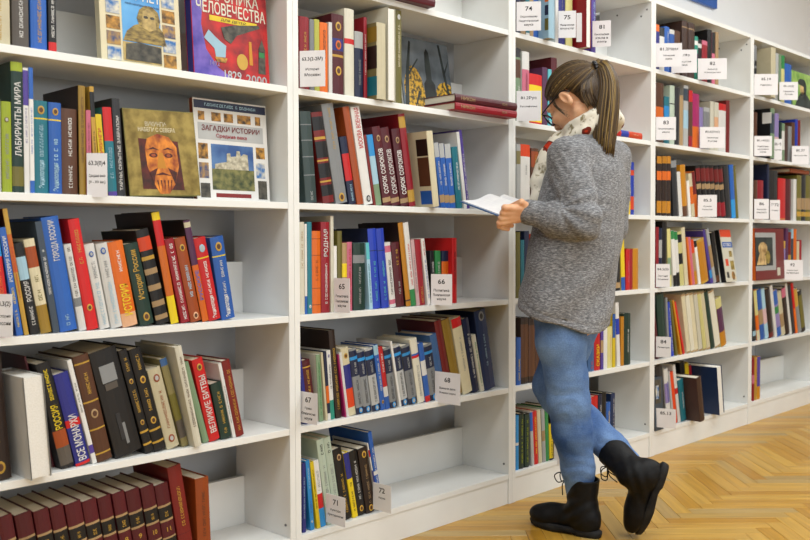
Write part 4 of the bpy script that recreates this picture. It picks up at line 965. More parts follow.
MP['oil'] = mottled('print_oil_paint', '#14181a', '#2d3a38', 14, 0.4, 0.4)
MP['flesh'] = mottled('print_flesh', '#8a6a3a', '#d6b880', 30, 0.4, 0.4)

z = H[4]
# sphinx book
W_, H_ = 0.2197, 0.285
rt = face_book(-0.5596, 0.03, z, W_, H_, 0.022, 4, 0, 'cream', 'face-out book with a sphinx photo, fifth shelf up, leftmost bookcase', 'books shown face out', 'cream')
pic(rt, 'cover_picture', rectp(0.058, 0.008, W_ - 0.056, H_ - 0.006), MP['sky'], 1)
pic(rt, 'cover_picture', rectp(0.058, 0.008, W_ - 0.056, 0.056), MP['sand'], 2)
sph = [(0.078, 0.05), (0.086, 0.07), (0.102, 0.084), (0.112, 0.088), (0.108, 0.100), (0.114, 0.118), (0.126, 0.128), (0.142, 0.128), (0.154, 0.118), (0.158, 0.100), (0.155, 0.088), (0.164, 0.078), (0.17, 0.05)]
SPH = lambda pts: [(0.132 + (px_ - 0.134) * 1.3, 0.012 + (pz_ - 0.012) * 1.22) for px_, pz_ in pts]
pic(rt, 'sphinx_picture', SPH(sph), MP['stone'], 3)
pic(rt, 'sphinx_picture', SPH([(0.118, 0.082), (0.121, 0.116), (0.134, 0.122), (0.146, 0.116), (0.149, 0.082), (0.134, 0.076)]), MP['sand'], 4)
for ex_ in (0.127, 0.141): pic(rt, 'sphinx_picture', SPH(ellp(ex_, 0.104, 0.005, 0.003, 10)), MP['dkstone'], 5)
pic(rt, 'sphinx_picture', [(0.064, 0.012), (0.163, 0.012), (0.163, 0.052), (0.1, 0.058), (0.066, 0.05)], MP['dkstone'], 4)
for side in (0.016, W_ - 0.05):
    for q_ in range(7):
        pic(rt, 'cover_picture', rectp(side, 0.006 + q_ * 0.038, side + 0.036, 0.038 + q_ * 0.038), MP[('thumb2', 'thumb1', 'thumb3')[(q_ + int(side * 50)) % 3]], 3)
ftext(rt, 'ЕГИПЕТ', pm('white'), 0.115, 0.175, 0.1, 0.024); ftext(rt, 'ПИРАМИДЫ И ТАЙНЫ', pm('navy'), 0.115, 0.152, 0.1, 0.006)
# chronicle
W_, H_ = 0.2455, 0.288
rt = face_book(-0.2926, 0.045, z, W_, H_, 0.03, 4, 0, 'red', 'face-out red chronicle book with blue spine, fifth shelf up, leftmost bookcase', 'books shown face out', 'indigo')
pic(rt, 'cover_picture', rectp(0.002, 0.002, W_ - 0.001, H_ - 0.002), MP['redart'], 1)
pic(rt, 'cover_picture', [(0.001, 0.001), (0.13, 0.001), (0.075, 0.03), (0.04, 0.075), (0.028, 0.14), (0.035, 0.2), (0.06, 0.287), (0.001, 0.287)], MP['violet'], 2)
ftext(rt, 'ХРОНИКА', pm('ivory'), 0.138, 0.227, 0.16, 0.034); ftext(rt, 'ЧЕЛОВЕЧЕСТВА', pm('ivory'), 0.127, 0.190, 0.225, 0.034)
pic(rt, 'cover_picture', rectp(0.055, 0.155, 0.21, 0.169), pm('yellow'), 3); ftext(rt, 'ДЛЯ ДЕТЕЙ', pm('black'), 0.132, 0.162, 0.14, 0.010)
pic(rt, 'ship_picture', [(0.035, 0.105), (0.05, 0.128), (0.07, 0.112), (0.088, 0.1), (0.104, 0.092), (0.1, 0.06), (0.07, 0.058), (0.066, 0.08)], pm('paleblue'), 4)
pic(rt, 'ship_picture', [(0.066, 0.058), (0.106, 0.058), (0.1, 0.045), (0.072, 0.045)], MP['thumb3'], 5)
pic(rt, 'rocket_picture', [(0.09, 0.14), (0.13, 0.152), (0.215, 0.165), (0.22, 0.158), (0.14, 0.125), (0.12, 0.1), (0.1, 0.11)], MP['dkstone'], 4)
pic(rt, 'figure_picture', ellp(0.155, 0.055, 0.018, 0.022), pm('gold'), 4)
pic(rt, 'figure_picture', [(0.178, 0.05), (0.19, 0.05), (0.188, 0.115), (0.18, 0.115)], pm('amber'), 4)
pic(rt, 'bottle_picture', [(0.208, 0.03), (0.232, 0.03), (0.234, 0.1), (0.224, 0.125), (0.212, 0.1)], MP['dkstone'], 4); pic(rt, 'bottle_picture', rectp(0.212, 0.076, 0.230, 0.09), pm('green'), 5)
ftext(rt, '1492', pm('lilac'), 0.065, 0.04, 0.03, 0.014); ftext(rt, '1829', pm('lightgrey'), 0.122, 0.014, 0.055, 0.024); ftext(rt, '2000', pm('lightgrey'), 0.2, 0.011, 0.07, 0.024)
z = H[3]
# vikings
W_, H_ = 0.203, 0.219
rt = face_book(-0.4918, 0.026, z, W_, H_, 0.02, 5, 2.2, 'olive', 'olive face-out book with carved orange mask, fourth shelf up, leftmost bookcase', 'books shown face out', 'espresso')
pic(rt, 'cover_picture', rectp(0.002, 0.002, W_ - 0.002, H_ - 0.002), MP['oldgold'], 1)
ftext(rt, 'ВИКИНГИ:', pm('cream'), 0.088, 0.182, 0.06, 0.012); ftext(rt, 'НАБЕГИ С СЕВЕРА', pm('cream'), 0.09, 0.168, 0.105, 0.011)
pic(rt, 'mask_picture', [(0.036, 0.145), (0.148, 0.14), (0.156, 0.014), (0.038, 0.018)], MP['maskdark'], 2)
pic(rt, 'mask_picture', [(0.052, 0.12), (0.06, 0.145), (0.09, 0.158), (0.122, 0.15), (0.142, 0.125), (0.145, 0.075), (0.13, 0.03), (0.112, 0.006), (0.085, 0.005), (0.07, 0.03), (0.055, 0.075)], MP['facemask'], 3)
for ex_ in (0.074, 0.117):
    pic(rt, 'mask_picture', ellp(ex_, 0.103, 0.012, 0.006, 14), MP['maskdark'], 4); pic(rt, 'mask_picture', ellp(ex_, 0.103, 0.006, 0.004, 12), pm('rust'), 5)
    pic(rt, 'mask_picture', [(ex_ - 0.018, 0.116), (ex_, 0.124), (ex_ + 0.018, 0.116), (ex_, 0.119)], MP['maskdark'], 4)
for bx_ in (0.078, 0.088, 0.098, 0.108, 0.118): pic(rt, 'mask_picture', [(bx_, 0.04), (bx_ + 0.004, 0.04), (bx_ + 0.002 + (bx_ - 0.098) * -0.2, 0.012)], MP['maskdark'], 4)
pic(rt, 'mask_picture', [(0.06, 0.06), (0.084, 0.072), (0.074, 0.05), (0.07, 0.03)], MP['maskdark'], 4); pic(rt, 'mask_picture', [(0.138, 0.06), (0.112, 0.072), (0.122, 0.05), (0.13, 0.03)], MP['maskdark'], 4)
pic(rt, 'mask_picture', [(0.09, 0.11), (0.1, 0.11), (0.108, 0.07), (0.082, 0.07)], pm('amber'), 4)
pic(rt, 'mask_picture', [(0.072, 0.052), (0.095, 0.06), (0.126, 0.05), (0.098, 0.054)], MP['maskdark'], 5)
# mysteries of history
W_, H_ = 0.2388, 0.272
rt = face_book(-0.2805, 0.055, z, W_, H_, 0.02, 4, 0, 'white', 'white face-out history book with castle photo, fourth shelf up, leftmost bookcase', 'books shown face out', 'rust')
pic(rt, 'title_band', rectp(0.002, H_ - 0.026, W_ - 0.002, H_ - 0.004), pm('navy'), 1)
put_text('cover_lettering', scribble(22, 3), rt, pm('paleblue'), (W_ / 2, -0.0012, H_ - 0.015), (1, 0, 0), (0, 0, 1), 0.2, 0.008)
for q_, xx in enumerate((0.014, 0.056, 0.096, 0.14, 0.2)):
    pic(rt, 'cover_picture', rectp(xx, 0.214, xx + (0.02, 0.03, 0.03, 0.045, 0.018)[q_], 0.238), MP['thumb3'], 1)
pic(rt, 'title_plate', rectp(0.012, 0.163, W_ - 0.014, 0.208), pm('lightgrey'), 1)
ftext(rt, 'ЗАГАДКИ ИСТОРИИ', pm('brickred'), 0.118, 0.193, 0.19, 0.018); ftext(rt, 'Средние века', pm('crimson'), 0.118, 0.174, 0.1, 0.013)
pic(rt, 'castle_photo', rectp(0.05, 0.028, 0.188, 0.152), MP['dusk'], 1); pic(rt, 'castle_photo', rectp(0.05, 0.028, 0.188, 0.085), MP['meadow'], 2)
pic(rt, 'castle_photo', [(0.06, 0.085), (0.06, 0.098), (0.098, 0.105), (0.1, 0.128), (0.11, 0.13), (0.112, 0.12), (0.13, 0.122), (0.132, 0.137), (0.142, 0.137), (0.145, 0.122), (0.155, 0.13), (0.168, 0.128), (0.17, 0.085)], MP['castle'], 3)
for q_, (xa, za, zb) in enumerate(((0.01, 0.11, 0.152), (0.01, 0.058, 0.1), (0.012, 0.006, 0.045), (0.198, 0.12, 0.152), (0.196, 0.065, 0.108), (0.2, 0.006, 0.058))):
    pic(rt, 'cover_picture', rectp(xa, za, xa + 0.03, zb), MP[('thumb3', 'thumb1', 'dkstone', 'thumb3', 'thumb2', 'dkstone')[q_]], 1)
pic(rt, 'cover_band', rectp(0.06, 0.008, 0.175, 0.019), pm('brickred'), 1)
# statue photo at the back of the second bookcase
W_, H_ = 0.255, 0.275
rt = face_book(0.6127, 0.158, H[4], W_, H_, 0.012, 8, 0, 'slate', 'face-out album with a statue among autumn trees, fifth shelf up, second bookcase', 'books shown face out', 'white')
pic(rt, 'cover_picture', rectp(0.001, 0.001, W_ - 0.001, H_ - 0.001), MP['greysky'], 1)
pic(rt, 'leaves_picture', [(0.01, 0.002), (0.01, 0.11), (0.025, 0.15), (0.05, 0.175), (0.08, 0.165), (0.1, 0.13), (0.11, 0.09), (0.112, 0.002)], MP['foliage'], 2)
pic(rt, 'leaves_picture', [(0.17, 0.002), (0.17, 0.1), (0.19, 0.125), (0.22, 0.135), (0.252, 0.125), (0.252, 0.002)], MP['foliage'], 2)
pic(rt, 'statue_picture', [(0.112, 0.002), (0.112, 0.118), (0.122, 0.13), (0.126, 0.135), (0.124, 0.18), (0.128, 0.232), (0.138, 0.246), (0.148, 0.232), (0.152, 0.18), (0.152, 0.135), (0.158, 0.13), (0.168, 0.118), (0.168, 0.002)], MP['oil'], 3)
for pts in (((0.002, 0.002), (0.02, 0.002), (0.04, 0.15), (0.06, 0.26), (0.052, 0.262), (0.022, 0.14)), ((0.03, 0.13), (0.09, 0.2), (0.088, 0.205), (0.028, 0.14)), ((0.2, 0.27), (0.21, 0.27), (0.235, 0.12), (0.25, 0.06), (0.24, 0.06), (0.222, 0.13)), ((0.225, 0.16), (0.25, 0.21), (0.25, 0.216), (0.222, 0.17)), ((0.06, 0.03), (0.09, 0.08), (0.08, 0.09), (0.056, 0.03))):
    pic(rt, 'branch_picture', list(pts), MP['oil'], 3)
# art book, fourth bookcase
rt = face_book(2.703, -0.010, H[2], 0.118, 0.262, 0.03, 9, 0, 'ivory', 'pale art book turned face out, third shelf up, fourth bookcase', 'books shown face out', 'black')
pic(rt, 'title_band', rectp(0.0, 0.225, 0.118, 0.262), pm('orangered'), 1); pic(rt, 'title_band', rectp(0.01, 0.172, 0.117, 0.2), pm('blue'), 1)
ftext(rt, 'СТВО', pm('white'), 0.06, 0.186, 0.085, 0.016)
pic(rt, 'cover_picture', rectp(0.07, 0.125, 0.1, 0.155), MP['oldgold'], 1); pic(rt, 'cover_picture', rectp(0.02, 0.08, 0.05, 0.115), pm('orangered'), 1)
pic(rt, 'cover_picture', rectp(0.07, 0.06, 0.108, 0.105), MP['oldgold'], 1); pic(rt, 'cover_picture', ellp(0.085, 0.03, 0.018, 0.022), MP['thumb3'], 1); pic(rt, 'cover_picture', rectp(0.015, 0.02, 0.04, 0.05), MP['dkstone'], 1)
# photo cover behind the 85.13 card
rt = face_book(2.0225, -0.006, H[0], 0.07, 0.235, 0.016, 2, 0, 'slate', 'small photo-covered album at left end, bottom shelf, fourth bookcase', 'books shown face out', 'black')
pic(rt, 'cover_picture', rectp(0.004, 0.12, 0.055, 0.225), MP['dkstone'], 1); pic(rt, 'cover_picture', rectp(0.01, 0.14, 0.035, 0.2), MP['thumb2'], 2)
# red book with framed painting
rt = face_book(3.040, -0.012, H[2], 0.365, 0.272, 0.03, 2, 0, 'brickred', 'wide red art book with framed painting, third shelf up, rightmost bookcase', 'books shown face out', 'orange')
pic(rt, 'frame_picture', rectp(0.0, 0.05, 0.255, 0.25), pm('lightgrey'), 1); pic(rt, 'painting_picture', rectp(0.0, 0.075, 0.215, 0.225), MP['oil'], 2)
pic(rt, 'painting_picture', ellp(0.09, 0.165, 0.055, 0.035), MP['flesh'], 3); pic(rt, 'painting_picture', [(0.01, 0.08), (0.13, 0.08), (0.12, 0.13), (0.05, 0.14)], MP['flesh'], 3)
pic(rt, 'painting_picture', ellp(0.15, 0.12, 0.03, 0.035), MP['oldgold'], 3); pic(rt, 'price_label', rectp(0.27, 0.02, 0.31, 0.062), pm('ivory'), 1)
# album with a figure in a dark hat
rt = face_book(3.600, 0.03, H[5], 0.36, 0.21, 0.02, 4, 0, 'sage', 'green face-out album with figure in black hat, top shelf, rightmost bookcase', 'books shown face out')
pic(rt, 'cover_picture', rectp(0.002, 0.002, 0.358, 0.208), MP['lawn'], 1)
pic(rt, 'figure_picture', [(0.03, 0.002), (0.07, 0.05), (0.12, 0.085), (0.15, 0.1), (0.2, 0.095), (0.26, 0.06), (0.3, 0.002)], MP['oil'], 2)
pic(rt, 'figure_picture', ellp(0.15, 0.115, 0.03, 0.035), MP['flesh'], 2); pic(rt, 'figure_picture', [(0.09, 0.14), (0.11, 0.165), (0.14, 0.175), (0.2, 0.17), (0.22, 0.14), (0.2, 0.08), (0.18, 0.08), (0.175, 0.13)], MP['oil'], 3)

# ---------------------------------------------------------------- books lying flat
def lying(x, y, z, yaw, L, D, T, col, label, ops='', group='books lying flat'):
    """spine runs along local x (length L) at local y=0, pages behind"""
    root = empty('book', (x, y, z)); root.rotation_euler = (0, 0, math.radians(yaw))
    bands = [(*rngp(t[1]), t[2]) for t in parse(ops) if t[0] == 'b']
    made = book_body(None, T, D, L, col, bands)
    # stand-up frame (x thickness, z length) -> lying frame (x length, z thickness)
    R = Matrix(((0, 0, 1, 0), (0, 1, 0, 0), (-1, 0, 0, T), (0, 0, 0, 1)))
    for o in made:
        o.parent = root; o.matrix_local = R
    tag(root, label, 'book', group)
    return root
z = H[4] + 0.0006
def yaw_of(a, b): return math.degrees(math.atan2(b[1] - a[1], b[0] - a[0]))
yw = -2.0
for k_, (zz, cc, lb, dx) in enumerate(((z, 'crimson', 'lower of two red books lying at the front edge, fifth shelf up, second bookcase', 0.0), (z + 0.0265, 'maroon', 'upper of two red books lying at the front edge, fifth shelf up, second bookcase', -0.003))):
    rt = lying(0.657 + dx, -0.032 + dx, zz, yw, 0.316, 0.15, 0.026, cc, lb)
    put_text('spine_title', FONT_CACHE['НИКОН'], rt, pm('tan'), (0.06, -0.0006, 0.013), (1, 0, 0), (0, 0, 1), 0.075, 0.012)
    put_text('spine_lettering', scribble(4, 1), rt, pm('tan'), (0.25, -0.0006, 0.013), (1, 0, 0), (0, 0, 1), 0.03, 0.008)
for k_, (zz, cc, lb) in enumerate(((H[5] + 0.0006, 'maroon', 'lower dark red book lying on the top shelf of the second bookcase'), (H[5] + 0.031, 'crimson', 'upper red book lying on the top shelf of the second bookcase'))):
    lying(0.300 + 0.01 * k_, -0.022, zz, -2, 0.26, 0.19, 0.03, cc, lb)
rt = lying(1.655, -0.006, H[4] + 0.0006, 1.5, 0.255, 0.17, 0.027, 'orangered', 'orange and blue book lying flat behind the reader, fifth shelf up, middle bookcase', 'b:.3-.55:royalblue;b:0-.28:red')
put_text('spine_lettering', scribble(8, 2), rt, pm('peach'), (0.2, -0.0006, 0.014), (1, 0, 0), (0, 0, 1), 0.08, 0.006)
lying(3.56, 0.022, H[3] + 0.2712, 0, 0.27, 0.16, 0.022, 'rust', 'rust brown book lying on top of olive volumes, fourth shelf up, rightmost bookcase')

# ---------------------------------------------------------------- shelf cards
TOPIC = {'63.3(0)4': 'history', '63.3(2)': 'history', '63.3(2-2М)': 'city history', '65': 'economics', '66': 'politics', '67': 'law', '68': 'military', '71': 'culture', '72': 'science',
 '74': 'education', '75': 'sport', '81': 'languages', '81.2Рус': 'language', '81.2Нем': 'German language', '81.2Фр': 'French language', '82': 'folklore', '83': 'literary studies', '83.3(Рос)': 'literature',
 '85.3': 'music', '84.2(0)': 'poetry', '84': 'literature', '85.13': 'large-numbered', '85.14': 'painting', '85.14(2)': 'small-print painting', '85.143(3)': 'small-print art', '85.15': 'half-hidden', '85.37': 'cinema', '86': 'religion', 'Э72': 'half-hidden', '92': 'reference'}
card_n = {}
for (num, cx, cy, cz, cw, ch, psi, lines, u, r) in CARDS:
    p_ = math.radians(psi)
    root = empty('shelf_card', (cx, cy, cz), (0, 0, -p_))
    link('sheet', box_mesh('sheet', (0, 0, 0), (cw, 0.0012, ch)), M_card, root)
    if num:
        hh = 0.016 if len(num) < 4 else 0.0135
        put_text('card_number', FONT_CACHE[num], root, M_ink, (cw * 0.5, -0.0003, ch * 0.76), (1, 0, 0), (0, 0, 1), cw * 0.82, hh, (0.6, 1.2))
        for q_, s in enumerate(lines):
            put_text('card_text', FONT_CACHE[s], root, M_ink, (cw * 0.5, -0.0003, ch * 0.48 - q_ * 0.015), (1, 0, 0), (0, 0, 1), cw * 0.8, 0.0085, (0.6, 1.1))
    cn = card_n.get((u, r), 0); card_n[(u, r)] = cn + 1
    tag(root, 'white ' + TOPIC.get(num, 'blank') + ' card' + (' numbered ' + num if num else '') + ', ' + ORD[cn] + ' from left, ' + RNAME[r] + ', ' + UNAME[u], 'card', 'white section cards tucked between the books')

# ---------------------------------------------------------------- person
class Field:
    """signed-distance sculpting on a grid, meshed with surface nets"""
    def __init__(s, lo, hi, h):
        s.lo = np.array(lo, np.float32); s.h = h
        n = [int(math.ceil((hi[i] - lo[i]) / h)) + 1 for i in range(3)]
        s.ax = [(s.lo[i] + h * np.arange(n[i])).astype(np.float32) for i in range(3)]
        s.d = np.full(n, 5.0, np.float32)
    def sl(s, lo, hi):
        out = []
        for i in range(3):
            a = int(np.searchsorted(s.ax[i], lo[i])); b = int(np.searchsorted(s.ax[i], hi[i]))
            out.append(slice(a, max(a, b)))
        return tuple(out)
    def pts(s, sl):
        return s.ax[0][sl[0]][:, None, None], s.ax[1][sl[1]][None, :, None], s.ax[2][sl[2]][None, None, :]
    def mix(s, sl, d, k):
        c = s.d[sl]
        if c.size == 0: return
        if k <= 0: s.d[sl] = np.minimum(c, d); return
        hh = np.clip(0.5 + 0.5 * (c - d) / k, 0, 1)
        s.d[sl] = c * (1 - hh) + d * hh - k * hh * (1 - hh)
    def carve(s, sl, d, k=0.004):
        c = s.d[sl]; d = -d
        hh = np.clip(0.5 + 0.5 * (d - c) / k, 0, 1)
        s.d[sl] = c * (1 - hh) + d * hh + k * hh * (1 - hh)
    def dcone(s, a, b, ra, rb, sl):
        x, y, z = s.pts(sl); a = np.array(a, np.float32); b = np.array(b, np.float32); ab = b - a
        t = ((x - a[0]) * ab[0] + (y - a[1]) * ab[1] + (z - a[2]) * ab[2]) / max(float(ab @ ab), 1e-9)
        t = np.clip(t, 0, 1)
        return np.sqrt((x - a[0] - t * ab[0]) ** 2 + (y - a[1] - t * ab[1]) ** 2 + (z - a[2] - t * ab[2]) ** 2) - (ra + (rb - ra) * t)
    def cone(s, a, b, ra, rb, k=0.02):
        m_ = max(ra, rb) + 2 * k + 0.02
        sl = s.sl([min(a[i], b[i]) - m_ for i in range(3)], [max(a[i], b[i]) + m_ for i in range(3)])
        s.mix(sl, s.dcone(a, b, ra, rb, sl), k)
    def dell(s, c, rad, R, sl):
        x, y, z = s.pts(sl); x = x - c[0]; y = y - c[1]; z = z - c[2]
        R = np.array(R, np.float32)
        q = [R[i][0] * x + R[i][1] * y + R[i][2] * z for i in range(3)]
        k0 = np.sqrt(sum((q[i] / rad[i]) ** 2 for i in range(3)))
        k1 = np.sqrt(sum((q[i] / rad[i] ** 2) ** 2 for i in range(3))) + 1e-6
        return k0 * (k0 - 1) / k1
    def ell(s, c, rad, R=((1, 0, 0), (0, 1, 0), (0, 0, 1)), k=0.02, sub=False):
        m_ = max(rad) + 2 * k + 0.02
        sl = s.sl([c[i] - m_ for i in range(3)], [c[i] + m_ for i in range(3)])
        d = s.dell(c, rad, R, sl)
        if sub: s.carve(sl, d, k)
        else: s.mix(sl, d, k)
    def mesh(s, name):
        d = s.d; sg = d < 0
        n = d.shape
        c = np.zeros((n[0] - 1, n[1] - 1, n[2] - 1), np.int8)
        for i in (0, 1):
            for j in (0, 1):
                for k in (0, 1): c += sg[i:n[0] - 1 + i, j:n[1] - 1 + j, k:n[2] - 1 + k]
        act = np.argwhere((c > 0) & (c < 8))
        idx = -np.ones(c.shape, np.int64); idx[act[:, 0], act[:, 1], act[:, 2]] = np.arange(len(act))
        acc = np.zeros((len(act), 3)); cnt = np.zeros(len(act))
        for axis in range(3):
            o1, o2 = [q_ for q_ in range(3) if q_ != axis]
            for u_ in (0, 1):
                for v_ in (0, 1):
                    p0 = act.copy(); p0[:, o1] += u_; p0[:, o2] += v_
                    p1 = p0.copy(); p1[:, axis] += 1
                    a = d[p0[:, 0], p0[:, 1], p0[:, 2]]; b = d[p1[:, 0], p1[:, 1], p1[:, 2]]
                    m_ = (a < 0) != (b < 0)
                    t = np.where(m_, a / np.where(a == b, 1, a - b), 0)
                    pp = p0.astype(float); pp[:, axis] += t
                    acc[m_] += pp[m_]; cnt[m_] += 1
        vs = acc / np.maximum(cnt, 1)[:, None] * s.h + s.lo
        faces = []
        for axis in range(3):
            o1, o2 = (axis + 1) % 3, (axis + 2) % 3
            a = np.take(sg, range(0, n[axis] - 1), axis); b = np.take(sg, range(1, n[axis]), axis)
            e = np.argwhere(a != b)
            e = e[(e[:, o1] > 0) & (e[:, o2] > 0) & (e[:, o1] < n[o1] - 1) & (e[:, o2] < n[o2] - 1)]
            inside = sg[e[:, 0], e[:, 1], e[:, 2]]
            qd = []
            for (u_, v_) in ((-1, -1), (0, -1), (0, 0), (-1, 0)):
                p_ = e.copy(); p_[:, o1] += u_; p_[:, o2] += v_
                qd.append(idx[p_[:, 0], p_[:, 1], p_[:, 2]])
            qd = np.stack(qd, 1); qd[~inside] = qd[~inside][:, ::-1]
            faces.append(qd)
        fs = np.concatenate(faces)
        fs = fs[(fs >= 0).all(1)]
        s.vf = (vs, fs)
        if name is None: return None
        me = bpy.data.meshes.new(name); me.from_pydata(vs.tolist(), [], fs.tolist()); me.update()
        return me
def V(a): return np.array(a, float)
def tube(pts, rad, n=6, closed=False):
    P = [Vector(p_) for p_ in pts]; m_ = len(P); vs, fs = [], []
    if not isinstance(rad, (list, tuple)): rad = [rad] * m_
    up = None
    for i in range(m_):
        t = (P[(i + 1) % m_] - P[i - 1]) if closed else (P[min(i + 1, m_ - 1)] - P[max(i - 1, 0)])
        t.normalize()
        if up is None:
            up = t.orthogonal().normalized()
        else:
            up = (up - t * up.dot(t)).normalized()
        s_ = t.cross(up)
        for j in range(n):
            a = 2 * math.pi * j / n
            vs.append(P[i] + (up * math.cos(a) + s_ * math.sin(a)) * rad[i])
    for i in range(m_ if closed else m_ - 1):
        for j in range(n):
            i2 = (i + 1) % m_
            fs.append((i * n + j, i * n + (j + 1) % n, i2 * n + (j + 1) % n, i2 * n + j))
    if not closed:
        fs.append(tuple(range(n))[::-1]); fs.append(tuple((m_ - 1) * n + j for j in range(n)))
    return vs, fs
def tubes_mesh(name, items):
    vs, fs = [], []
    for pts, rad, n in items:
        v, f = tube(pts, rad, n); b0 = len(vs); vs += v; fs += [tuple(i + b0 for i in q_) for q_ in f]
    return pymesh(name, vs, fs)
def spline(P, n):
    P = [V(p_) for p_ in P]; P = [2 * P[0] - P[1]] + P + [2 * P[-1] - P[-2]]; out = []
    m_ = len(P) - 3
    for i in range(n):
        u_ = i / (n - 1) * m_; k = min(int(u_), m_ - 1); t = u_ - k
        a, b, c, d = P[k:k + 4]
        out.append(0.5 * ((2 * b) + (c - a) * t + (2 * a - 5 * b + 4 * c - d) * t * t + (3 * b - a - 3 * c + d) * t ** 3))
    return out
def uv(deg): return V((math.cos(math.radians(deg)), math.sin(math.radians(deg)), 0))
UPV = V((0, 0, 1))

# body frame: facing the shelves
TH_B = 98.0
Fb = uv(TH_B); Lb = uv(TH_B + 90)
J = {
 'pelvis': V((0.89275, -0.33728, 0.73962)), 'belly': V((0.92133, -0.32922, 0.93904)), 'chest': V((0.94572, -0.33195, 1.12065)), 'neck': V((0.97236, -0.35282, 1.26590)),
 'lsh': V((0.80447, -0.36930, 1.22101)), 'rsh': V((1.14256, -0.32753, 1.23876)), 'lel': V((0.76681, -0.45433, 1.01043)), 'lwr': V((0.68986, -0.31019, 1.04164)),
 'lhip': V((0.80650, -0.34227, 0.73793)), 'lkn': V((0.82793, -0.35501, 0.45372)), 'lan': V((0.87633, -0.36929, 0.10922)),
 'rhip': V((0.96558, -0.31204, 0.72794)), 'rkn': V((0.92642, -0.22680, 0.45410)), 'ran': V((0.99099, -0.48090, 0.23235)),
}
# head frame: turned a little left, bowed over the book
TH_H = 92.0; PITCH = 36.0
fh = uv(TH_H); Lh = uv(TH_H + 90)
cp_, sp_ = math.cos(math.radians(PITCH)), math.sin(math.radians(PITCH))
Fh = fh * cp_ - UPV * sp_; Uh = UPV * cp_ + fh * sp_
HC = V((0.95397, -0.30608, 1.41704))
RH = np.stack([Fh, Lh, Uh])
def hl(x, y, z): return HC + Fh * x + Lh * y + Uh * z

# open book held in both hands
TH_K = 83.0; KT = math.radians(16)
fk = uv(TH_K); wk = uv(TH_K - 90); vk = fk * math.cos(KT) + UPV * math.sin(KT); nk = np.cross(wk, vk)
KA = V((0.64096, -0.06561, 1.08270))                       # outer left top corner
KL, KW = 0.205, 0.158
KO = KA - vk * KL + wk * KW                       # foot of the gutter
def bk(s, v, n): return KO + wk * s + vk * v + nk * n

rh_wr = bk(0.165, 0.055, -0.03) - fk * 0.03 + wk * 0.015
J['rwr'] = rh_wr - fk * 0.02
J['rel'] = J['rsh'] * 0.5 + J['rwr'] * 0.5 + V((0.06, -0.03, -0.13))

person = empty('person', (float(J['lan'][0]), float(J['lan'][1]), 0))
tag(person, 'person in grey sweater, jeans and black boots reading an open book', 'person')
P0 = V(person.location)
def plink(name, me, mat, parent=person, smooth=True):
    o = link(name, me, mat, parent, smooth)
    if parent is person: o.location = tuple(-P0)
    return o

# --- skin
def skin_mat():
    mt = mottled('skin', '#d9a07a', '#e6b792', 30, 0.5, 0.35)
    b = mt.node_tree.nodes['Principled BSDF']
    b.inputs['Subsurface Weight'].default_value = 0.12; b.inputs['Subsurface Radius'].default_value = (0.012, 0.005, 0.003)
    return mt
M_skin = skin_mat()
f = Field((0.52, -0.72, 0.02), (1.32, 0.02, 1.56), 0.0042)
# trunk and limbs under the clothes
f.cone(J['pelvis'], J['belly'], 0.105, 0.095, 0.03); f.cone(J['belly'], J['chest'], 0.095, 0.105, 0.03); f.cone(J['chest'], J['neck'] - UPV * 0.03, 0.10, 0.06, 0.03)
f.cone(J['lsh'], J['rsh'], 0.045, 0.045, 0.03)
for s_ in 'lr':
    f.cone(J[s_ + 'sh'], J[s_ + 'el'], 0.040, 0.034, 0.02); f.cone(J[s_ + 'el'], J[s_ + 'wr'], 0.034, 0.024, 0.02)
    f.cone(J[s_ + 'hip'], J[s_ + 'kn'], 0.062, 0.045, 0.03); f.cone(J[s_ + 'kn'], J[s_ + 'an'], 0.044, 0.03, 0.02)
# neck and head
f.cone(J['neck'] - UPV * 0.02, hl(-0.03, 0, -0.055), 0.056, 0.05, 0.02)
f.ell(hl(-0.012, 0, 0.033), (0.094, 0.073, 0.084), RH, 0.012)
f.ell(hl(0.034, 0, -0.025), (0.060, 0.058, 0.080), RH, 0.02)
f.cone(hl(-0.005, 0.046, -0.052), hl(0.062, 0.012, -0.092), 0.020, 0.016, 0.016); f.cone(hl(-0.005, -0.046, -0.052), hl(0.062, -0.012, -0.092), 0.020, 0.016, 0.016)
f.ell(hl(0.071, 0, -0.093), (0.018, 0.02, 0.016), RH, 0.014)
f.cone(hl(0.082, -0.03, 0.032), hl(0.082, 0.03, 0.032), 0.013, 0.013, 0.014)       # brow
f.cone(hl(0.090, 0, 0.018), hl(0.107, 0, -0.022), 0.008, 0.012, 0.008)              # nose
f.ell(hl(0.098, 0.011, -0.026), (0.010, 0.008, 0.008), RH, 0.006); f.ell(hl(0.098, -0.011, -0.026), (0.010, 0.008, 0.008), RH, 0.006)
f.ell(hl(0.070, 0.044, -0.02), (0.022, 0.018, 0.018), RH, 0.014); f.ell(hl(0.070, -0.044, -0.02), (0.022, 0.018, 0.018), RH, 0.014)   # cheeks
for y_ in (0.031, -0.031): f.ell(hl(0.098, y_, 0.010), (0.016, 0.017, 0.012), RH, 0.008, sub=True); f.ell(hl(0.078, y_, 0.009), (0.013, 0.014, 0.012), RH, 0.003)
f.ell(hl(0.088, 0, -0.053), (0.010, 0.022, 0.006), RH, 0.005); f.ell(hl(0.086, 0, -0.064), (0.010, 0.018, 0.006), RH, 0.005)              # lips
for y_ in (1, -1):                                                                                                                     # ears
    tl = math.radians(-14); ex_, ez_ = Fh * math.cos(tl) + Uh * math.sin(tl), Uh * math.cos(tl) - Fh * math.sin(tl)
    RE = np.stack([ex_, Lh, ez_])
    c_ = hl(-0.006, 0.074 * y_, -0.004)
    f.ell(c_ + Lh * 0.006 * y_, (0.0165, 0.010, 0.033), RE, 0.005); f.ell(c_ + Lh * 0.017 * y_ + ex_ * 0.003, (0.009, 0.010, 0.021), RE, 0.003, sub=True)
